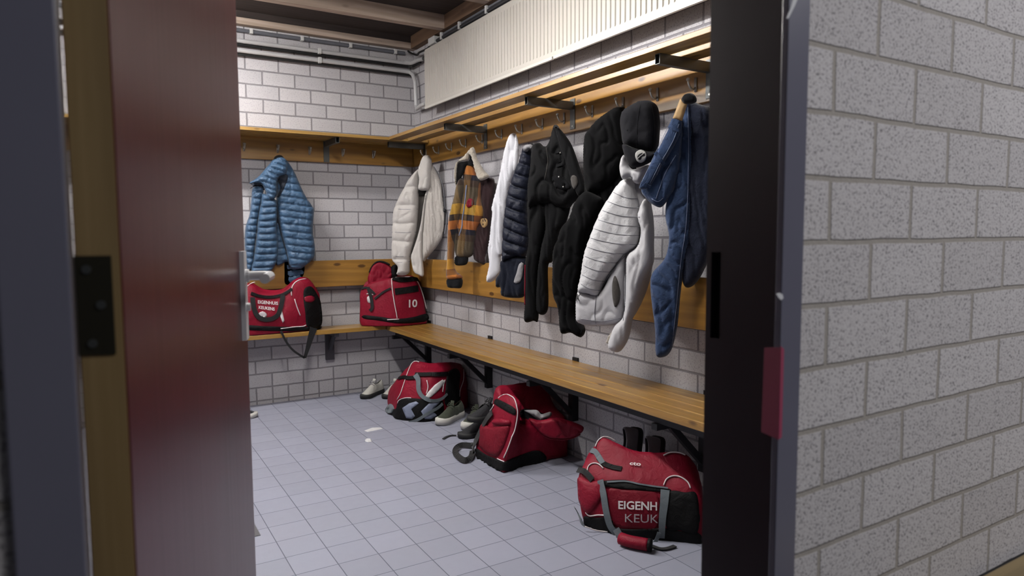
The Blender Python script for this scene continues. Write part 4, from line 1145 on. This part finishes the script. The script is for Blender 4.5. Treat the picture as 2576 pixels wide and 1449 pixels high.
ribbon('strap', z([(1420,735),(1370,800),(1310,900),(1270,990),(1230,1080),(1215,1170)]), .034, B4, M['strap_black'], g, off=.012)
for s_ in ([(1470,590),(1500,560),(1545,546),(1600,570),(1640,610),(1660,680),(1655,780),(1640,870),(1605,1000),(1560,1120),(1525,1205)], [(1385,720),(1410,690),(1425,655)], [(1460,1215),(1500,1235),(1530,1245)]):
    piping('piping', z(s_), .003, B4, M['piping_white'], g, off=.004)
patch('lining', z([(1690,720),(1740,700),(1850,720),(1960,770),(1960,830),(1880,850),(1780,810),(1700,780)]), B4, M['bag_black'], g, off=.006)
# opened lid drooping to the right, with things showing in the mouth of the bag
Pl = at(*z([(2050,900)])[0], 'x', -.2)
lid = piece('lid', z([(1850,850),(1960,800),(2060,790),(2200,820),(2330,870),(2352,905),(2320,955),(2220,1000),(2100,1012),(1980,995),(1900,940)]), P=Pl, N=(camdir(Pl)+V(0, 0, .5)), m=M['bag_red_dark'], parent=g, th=.02, R=.03, fold=(.005, 10, 8), seed=2, key='lid4') if False else None
Nl = camdir(Pl)
lid = piece('lid', z([(1780,800),(1900,815),(2060,790),(2200,820),(2330,870),(2354,905),(2320,955),(2220,1000),(2100,1012),(1980,995),(1880,930)]), Pl, Nl, M['bag_red'], g, th=.022, R=.03, fold=(.006, 10, 8), seed=2, key='lid4', clampx=-.01)
piping('lid_edge', z([(1900,945),(1980,998),(2100,1014),(2220,1003),(2320,958)]), .004, ['lid4'], M['bag_red_dark'], g, off=.002)
Pm = at(*z([(1850,760)])[0], 'x', -.25)
o = piece('towel', z([(1735,715),(1800,708),(1870,712),(1910,752),(1960,740),(2005,728),(2022,750),(2000,785),(1940,800),(1900,822),(1850,790),(1790,750)]), Pm, camdir(Pm), M['towel_grey'], None, th=.025, R=.03, fold=(.012, 22, 22), seed=4, smooth_outline=True)
tag(o, 'crumpled pale grey cloth lying in the mouth of the open red bag', 'cloth')
# shoulder strap looped on the floor
ribbon('shoulder_strap', z([(1190,1080),(1080,1075),(1020,1110),(1010,1150),(1060,1205),(1120,1235),(1180,1200),(1195,1130)]), .03, ('plane', V(0, 0, .018), V(0, 0, 1)), M['strap_black'], g, off=0, face=(-.5, -.6, .4))
ribbon('strap_tail', z([(890,1010),(915,992),(950,977),(990,970),(1025,975)]), .014, ('plane', V(0, 0, .006), V(0, 0, 1)), M['strap_black'], g, off=0)
MB().tube([at(*z([(1190,1060)])[0], 'z', .03), at(*z([(1198,1075)])[0], 'z', .03)], .008, 8).build('buckle', M['steel_galv'], g)

# ---------------- far bag on the floor with chevrons
n3 = (.64, .77, 0)
g = thing('sports_bag', V(-.33, -.85, 0), 'red sports bag with grey chevrons on its black base, beside the white sneakers', 'bag', 'red sports bags')
st = [((325,690),(318,520),(430,385)), ((370,775),(420,420),(540,262)), ((480,815),(560,372),(605,208)), ((700,830),(760,345),(780,236)),
      ((880,800),(930,330),(950,216)), ((1040,740),(1060,330),(1060,240)), ((1190,670),(1195,380),(1180,320))]
rings = [ring(*[z([p])[0] for p in s_], n3, .25, .05, bulge=.022, backin=.05) for s_ in st]
loft('body', rings, M['bag_red'], g, key='bag3', clampx=-.006, zmin=.004, wr=.006, seed=8, caps=(.035, .02))
B3 = ['bag3']
patch('base_panel', z([(345,690),(400,700),(430,605),(500,585),(620,590),(760,605),(860,610),(890,640),(870,800),(700,832),(540,826),(430,810),(370,770)]), B3, M['bag_black'], g, off=.005)
patch('side_panel', z([(935,330),(1010,280),(1060,330),(1050,480),(1060,600),(960,660),(905,640),(915,480)]), B3, M['bag_black'], g, off=.005)
for s_ in ([(470,690),(540,640),(610,620),(640,640),(560,700),(600,770),(570,800),(510,790)], [(660,720),(740,640),(850,625),(770,710),(820,760),(760,800),(700,800)]):
    patch('chevron', z(s_), B3, M['patch_grey'], g, off=.007, smooth_outline=False)
ribbon('strap', z([(610,350),(640,400),(640,500),(680,570),(760,610),(850,600),(920,540)]), lambda t: .034-.018*t, B3, M['strap_grey'], g, off=.012)
ribbon('zip_panel', z([(600,345),(700,345),(800,340),(930,335)]), .028, B3, M['bag_black'], g, off=.008)
ribbon('zip_panel', z([(430,385),(480,370),(540,380),(610,370)]), .024, B3, M['bag_black'], g, off=.008)
ribbon('handle', z([(545,830),(640,800),(740,730),(830,680),(868,640)]), .018, B3, M['strap_grey'], g, off=.014)
patch('white_print', z([(705,570),(735,520),(800,450),(880,393),(908,415),(850,490),(770,565),(735,590)]), B3, M['print_white'], g, off=.006, smooth_outline=False)
patch('end_strap', z([(300,700),(345,645),(380,690),(360,740),(320,740)]), B3, M['strap_grey'], g, off=.01)
for s_ in ([(415,600),(450,540),(480,450),(510,360),(545,270),(575,215),(610,203),(640,215)], [(420,640),(430,608),(500,583),(560,585)], [(1100,290),(1095,400),(1060,500),(1055,570)], [(715,540),(735,470),(720,400)], [(880,520),(890,440),(905,395)]):
    piping('piping', z(s_), .003, B3, M['piping_white'], g, off=.004)

# ---------------- bag numbered 10 on the corner of the benches
z = zoom(600, 330, 2.416)
g = thing('sports_bag', V(-.2, -.15, SZ), 'red sports bag numbered 10, lid flap up, on the bench in the corner', 'bag', 'red sports bags')
n2 = V(.12, .99, 0)
def base_y(u, v, y): p = at(*z([(u, v)])[0], 'y', y); p.z = SZ+.003; return p
st = [((752, 1130), (750,965), (770,925), -.15), ((800,1140), (800,935), (830,890), -.20), ((880,1150),(880,912),(900,875),-.265), ((965,1160),(930,905),(945,882),-.315), ((1060,1160),(1050,900),(1050,884),-.315), ((1140,1140),(1100,915),(1095,900),-.295)]
rings = []
for b_, s_, t_, yy in st:
    rings.append(ring(None, z([s_])[0], z([t_])[0], n2, max(.05, -yy-.095), .02, bulge=.012, backin=.02, top=-.004, base3=base_y(*b_, yy)))
loft('body', rings, M['bag_red'], g, key='bag2', clampx=lambda zz: -.03-.062*max(0., min(1., (zz-.66)/.1)), clampy=-.09, zmin=SZ+.002, wr=.004, seed=2, caps=(.02, .02))
B2 = ['bag2']
patch('base_panel', z([(760,1118),(860,1128),(960,1140),(1060,1130),(1140,1110),(1150,1150),(1060,1165),(960,1166),(850,1150),(760,1138)]), B2, M['bag_black'], g, off=.003)
ribbon('zip_panel', z([(935,900),(1000,905),(1060,900),(1090,905)]), .036, B2, M['bag_black'], g, off=.006)
ribbon('black_stripe', z([(950,975),(1010,968),(1090,955)]), .046, B2, M['bag_black'], g, off=.004)
ribbon('strap', z([(790,950),(810,1020),(815,1080),(800,1090)]), .024, B2, M['strap_black'], g, off=.008)
ribbon('strap', z([(925,955),(880,980),(830,1020)]), .014, B2, M['strap_black'], g, off=.008)
ribbon('end_strap', z([(750,960),(775,950),(800,960),(830,990)]), .016, B2, M['strap_black'], g, off=.006)
for s_ in ([(930,900),(935,960),(945,1030),(958,1100),(964,1138)], [(930,900),(960,890),(1040,888),(1075,900),(1100,940),(1120,1000),(1140,1080)], [(905,1146),(975,1142)], [(780,990),(800,985),(820,995)]):
    piping('piping', z(s_), .0035, B2, M['piping_white'], g, off=.003)
lettering('number', '10', z([(1033,1072)])[0], 20, 21, B2, M['print_white'], g, slope=-1, off=.006, bold=True, label='white number')
patch('badge_print', z([(783,1010),(800,1000),(812,1020),(800,1045),(788,1040)]), B2, M['print_white'], g, off=.005)
Pf = V(-.33, -.17, .8)
piece('lid_flap', z([(795,860),(812,820),(845,795),(880,796),(915,810),(935,840),(935,880),(890,930),(860,950),(800,945),(785,900)]), Pf, (-.25, -1, 0), M['bag_red'], g, th=.022, R=.03, fold=(.005, 12, 9), seed=2, key='flap2')
piping('lid_edge', z([(795,860),(812,820),(845,793),(885,795),(920,812)]), .006, ['flap2'], M['bag_black'], g, off=.0)
patch('side_mesh', z([(925,830),(955,810),(970,830),(965,880),(935,890)]), ('plane', Pf+V(0, -.02, 0), V(-.25, -1, 0)), M['bag_black'], g, off=.0, puff=.015)

# ---------------- bag on the left bench
g = thing('sports_bag', V(-1.0, -.11, SZ), 'red sports bag with a dangling black strap on the bench under the blue jacket', 'bag', 'red sports bags')
n1 = V(0, 1, 0)
st = [((20,1190),(25,965),(30,945),-.205), ((70,1195),(75,950),(85,935),-.21), ((150,1200),(150,1000),(160,970),-.212), ((260,1205),(260,1000),(260,965),-.212),
      ((340,1205),(335,940),(345,910),-.21), ((420,1205),(430,925),(410,902),-.195), ((485,1195),(480,980),(470,960),-.16)]
rings = []
for b_, s_, t_, yy in st:
    rings.append(ring(None, z([s_])[0], z([t_])[0], n1, max(.05, -yy-.075), .025, bulge=.02, backin=.03, base3=base_y(b_[0], b_[1], yy)))
loft('body', rings, M['bag_red'], g, key='bag1', clampy=-.06, zmin=SZ+.002, wr=.005, seed=12, caps=(.03, .03))
B1 = ['bag1']
patch('base_panel', z([(50,1180),(160,1185),(280,1188),(400,1190),(490,1180),(495,1200),(400,1212),(250,1214),(50,1206)]), B1, M['bag_black'], g, off=.004)
patch('end_panel', z([(400,960),(440,945),(480,1000),(500,1060),(500,1180),(420,1190),(405,1100),(395,1020)]), B1, M['bag_black'], g, off=.004)
patch('end_patch', z([(400,1010),(440,1000),(462,1020),(440,1040),(405,1035)]), B1, M['bag_red'], g, off=.007)
ribbon('zip_panel', z([(75,985),(130,1005),(200,1010),(270,995),(325,960)]), .02, B1, M['bag_black'], g, off=.006)
ribbon('strap', z([(85,1010),(90,1070),(120,1130),(180,1145),(235,1120),(255,1070),(270,1000)]), .03, B1, M['strap_black'], g, off=.008)
patch('white_print', z([(248,1090),(262,1085),(278,1150),(268,1165),(252,1120)]), B1, M['print_white'], g, off=.006, smooth_outline=False)
patch('badge_print', z([(120,1110),(145,1095),(170,1110),(165,1130),(135,1135)]), B1, M['print_grey'], g, off=.006)
patch('print_dots', z([(140,1135),(156,1120),(160,1138)]), B1, M['print_white'], g, off=.007, smooth_outline=False)
for s_ in ([(52,945),(80,925),(100,920)], [(322,1000),(322,955),(345,920),(380,903),(410,900)], [(340,1020),(355,1070),(375,1120)], [(255,1200),(330,1190),(400,1185),(410,1178)]):
    piping('piping', z(s_), .0035, B1, M['piping_white'], g, off=.003)
lettering('lettering', 'EIGENHUIS', z([(116,1048)])[0], 8.5, 51, B1, M['print_white'], g, slope=4, off=.005, bold=True, label='two lines of white lettering')
lettering('lettering', 'KEUKENS', z([(122,1080)])[0], 8, 40, B1, M['print_white'], g, slope=5, off=.005, bold=True)
Pk = V(0, -.232, 0)
ribbon('dangling_strap', z([(258,1215),(290,1280),(330,1330),(375,1362),(402,1378)]), .014, ('plane', Pk, V(0, -1, 0)), M['strap_black'], g, off=0)
ribbon('dangling_strap', z([(402,1378),(420,1320),(440,1250),(458,1195)]), lambda t: .02+.03*t, ('plane', Pk, V(0, -1, 0)), M['strap_black'], g, off=0)
# ------------------------------------------------------------------ shoes
def shoe(name, heel, toe, up, L, upper, sole, lace, label, cat='shoe', group=None, collar='lining_grey', sole_h=.028, pitch=0.):
    """low sneaker: heel point on the ground, horizontal toe direction; returns the thing"""
    f = Vector(toe).normalized(); u = Vector(up).normalized(); s_ = f.cross(u).normalized(); H0 = Vector(heel)
    def w(x, y, zz): return H0+f*(x*L)+s_*(y*L)+u*(zz*L)
    t = thing(name, H0, label, cat, group)
    sh = sole_h/L
    # outline of the sole
    half = [(0, .0), (.005, .07), (.06, .115), (.2, .125), (.4, .125), (.6, .15), (.75, .168), (.88, .145), (.96, .09), (1.0, .0)]
    out = catmull(half+[(x, -y) for x, y in half[-2:0:-1]], True, .03)
    n = len(out); b = MB()
    lo = [w(x, y, .0 if x < .85 else (x-.85)*.2) for x, y in out]; mi = [w(.5+(x-.5)*1.01, y*1.04, sh*.55+(0 if x < .85 else (x-.85)*.2)) for x, y in out]
    hi = [w(x, y*.97, sh+(0 if x < .85 else (x-.85)*.2)) for x, y in out]
    b.add(lo+mi+hi, [(i, (i+1) % n, n+(i+1) % n, n+i) for i in range(n)]+[(n+i, n+(i+1) % n, 2*n+(i+1) % n, 2*n+i) for i in range(n)]+[tuple(range(n-1, -1, -1)), tuple(range(2*n, 3*n))])
    b.build('sole', M[sole], t, True)
    # upper
    prof = [(.015, .085, .27), (.06, .105, .31), (.16, .112, .27), (.3, .112, .24), (.42, .115, .285), (.52, .125, .265), (.64, .14, .21), (.78, .15, .155), (.9, .125, .115), (.97, .07, .075)]
    rings = []
    for x, hw, h in prof:
        h *= 1.25
        r = []
        for k in range(9):
            a = math.pi*k/8
            yy = hw*math.cos(a); zz = sh*.8+(h-sh*.8)*(math.sin(a)**.75)
            r.append(w(x, yy*(1-.25*math.sin(a)), zz))
        rings.append(r)
    k = 9; vs = [p for r in rings for p in r]; fs = []
    for i in range(len(rings)-1):
        for j in range(k-1):
            mid = j in (3, 4)
            if mid and i in (1, 2, 3): continue        # the opening for the foot
            fs.append((i*k+j, i*k+j+1, (i+1)*k+j+1, (i+1)*k+j))
    fs.append(tuple(range(k))); e = (len(rings)-1)*k; fs.append(tuple(e+j for j in range(k-1, -1, -1)))
    o = link('upper', vs, fs, M[upper], t, True)
    md = o.modifiers.new('thick', 'SOLIDIFY'); md.thickness = .004; md.offset = -1
    md = o.modifiers.new('sub', 'SUBSURF'); md.levels = 2; md.render_levels = 2
    # insole and tongue
    b = MB(); b.prism([w(.05, -.06, .1), w(.45, -.07, .1), w(.45, .07, .1), w(.05, .06, .1)], u*.002); b.build('insole', M[collar], t)
    b = MB(); b.prism([w(.42, -.05, .33), w(.42, .05, .33), w(.37, .045, .45), w(.37, -.045, .45)], f*.004*1+u*.002); b.build('tongue', M[upper], t)
    b = MB()
    for i in range(4):
        x = .45+i*.06; h = 1.25*(.30-.035*i-(.0 if i < 2 else .01*i))
        b.tube([w(x, -.07, h-.03), w(x+.01, -.03, h), w(x+.02, .03, h), w(x+.03, .07, h-.03)], .0035, 6)
    b.tube([w(.46, .0, .38), w(.44, .05, .42), w(.48, .09, .35)], .003, 6); b.tube([w(.46, 0, .38), w(.43, -.05, .41), w(.48, -.09, .34)], .003, 6)
    b.build('laces', M[lace], t, True)
    return t

UP = (0, 0, 1)
f_ = lambda u, v, zz=0: at(u, v, 'z', zz)
a = f_(938, 1004); 
shoe('sneaker', V(-.335, -.09, .001), V(-.80, -.6, 0), UP, .26, 'shoe_white', 'sole_dark', 'towel_grey', 'outer white lace-up sneaker of the pair left of the red chevron bag', 'shoe', 'white sneakers')
shoe('sneaker', V(-.205, -.165, .001), V(-.78, -.62, 0), UP, .26, 'shoe_white', 'sole_dark', 'towel_grey', 'white lace-up sneaker partly hidden behind the red chevron bag', 'shoe', 'white sneakers')
shoe('sneaker', V(-.14, -1.02, .001), V(-.62, -.36, 0), UP, .27, 'shoe_green', 'sole_white', 'shoe_green', 'olive green sneaker with a thick white sole on the tiles between two red bags', 'shoe', 'green sneakers', sole_h=.04)
shoe('sneaker', V(-.06, -1.18, .001), V(-.62, -.42, 0), UP, .27, 'shoe_green', 'sole_white', 'shoe_green', 'olive green sneaker with white sole, further under the bench than its mate', 'shoe', 'green sneakers', sole_h=.04)
shoe('sneaker', V(-.12, -1.44, .001), V(-1, -.06, 0), UP, .265, 'shoe_dark', 'sole_dark', 'strap_black', 'mottled dark grey shoe beside the open red bag, lower of a stacked pair', 'shoe', 'dark shoes')
shoe('sneaker', V(-.10, -1.50, .112), V(-.93, -.12, .0), V(0, -.05, 1), .265, 'shoe_dark', 'sole_dark', 'strap_black', 'mottled dark grey shoe resting on top of another by the open red bag', 'shoe', 'dark shoes')
shoe('sneaker', V(-1.52, -.26, .001), V(.95, -.28, 0), UP, .26, 'shoe_dark', 'sole_white', 'strap_black', 'dark shoe with a white sole whose toe shows past the edge of the red door', 'shoe')

shoe('sneaker', V(-.06, -2.62, .30), V(-.25, -.15, -.95), V(-.95, -.1, .3), .27, 'shoe_grey', 'sole_dark', 'shoe_grey', 'grey shoe standing on its toe against the wall behind the big lettered bag', 'shoe', 'grey shoes')
shoe('sneaker', V(-.06, -2.76, .295), V(-.25, -.1, -.95), V(-.95, -.15, .3), .27, 'shoe_grey', 'sole_dark', 'shoe_grey', 'grey shoe on its toe behind the big lettered bag, the one nearer the door frame', 'shoe', 'grey shoes')
# ------------------------------------------------------------------ light, world, camera
lamp(-2.12, -.86); lamp(-1.35, -2.5, 'y')
def area(name, loc, size, sizey, power, rot, color=(1, 1, 1)):
    l = bpy.data.lights.new(name, 'AREA'); l.shape = 'RECTANGLE'; l.size = size; l.size_y = sizey; l.energy = power; l.color = color
    o = bpy.data.objects.new(name, l); COL.objects.link(o); o.location = loc; o.rotation_euler = rot; o['kind'] = 'helper'
    return o
# the tubes give the light; an area lamp at each fitting helps the renderer sample it
area('lamp_light', (-2.12, -.86, 2.455), 1.2, .1, ROOM_W, (0, 0, 0), (1, .97, .93))
area('lamp_light', (-1.35, -2.5, 2.455), .1, 1.2, ROOM_W*.6, (0, 0, 0), (1, .97, .93))
# corridor ceiling light behind the photographer
area('corridor_light', (-.1, -6.0, 2.75), 2.2, .4, CORR_W, (math.radians(20), 0, 0), (.97, .97, 1))
w = bpy.data.worlds.new('World'); SC.world = w; w.use_nodes = True
bg = w.node_tree.nodes['Background']; bg.inputs[0].default_value = (.80, .84, 1, 1); bg.inputs[1].default_value = WORLD_S

cam = bpy.data.cameras.new('Camera'); co = bpy.data.objects.new('Camera', cam); COL.objects.link(co)
cam.sensor_width = 36; cam.lens = FPX/W*36; cam.clip_start = .05
mt = Matrix((RGT, UPV, -FWD)).transposed().to_4x4(); mt.translation = CAM
co.matrix_world = mt
cam.dof.use_dof = True; cam.dof.focus_distance = 3.3; cam.dof.aperture_fstop = 4.5
SC.camera = co
SC.view_settings.view_transform = 'Standard'; SC.view_settings.look = 'None'; SC.view_settings.exposure = EXPO; SC.view_settings.gamma = 1
SC.view_settings.use_curve_mapping = False
SC.cycles.max_bounces = 6; SC.cycles.diffuse_bounces = 3; SC.cycles.use_denoising = True
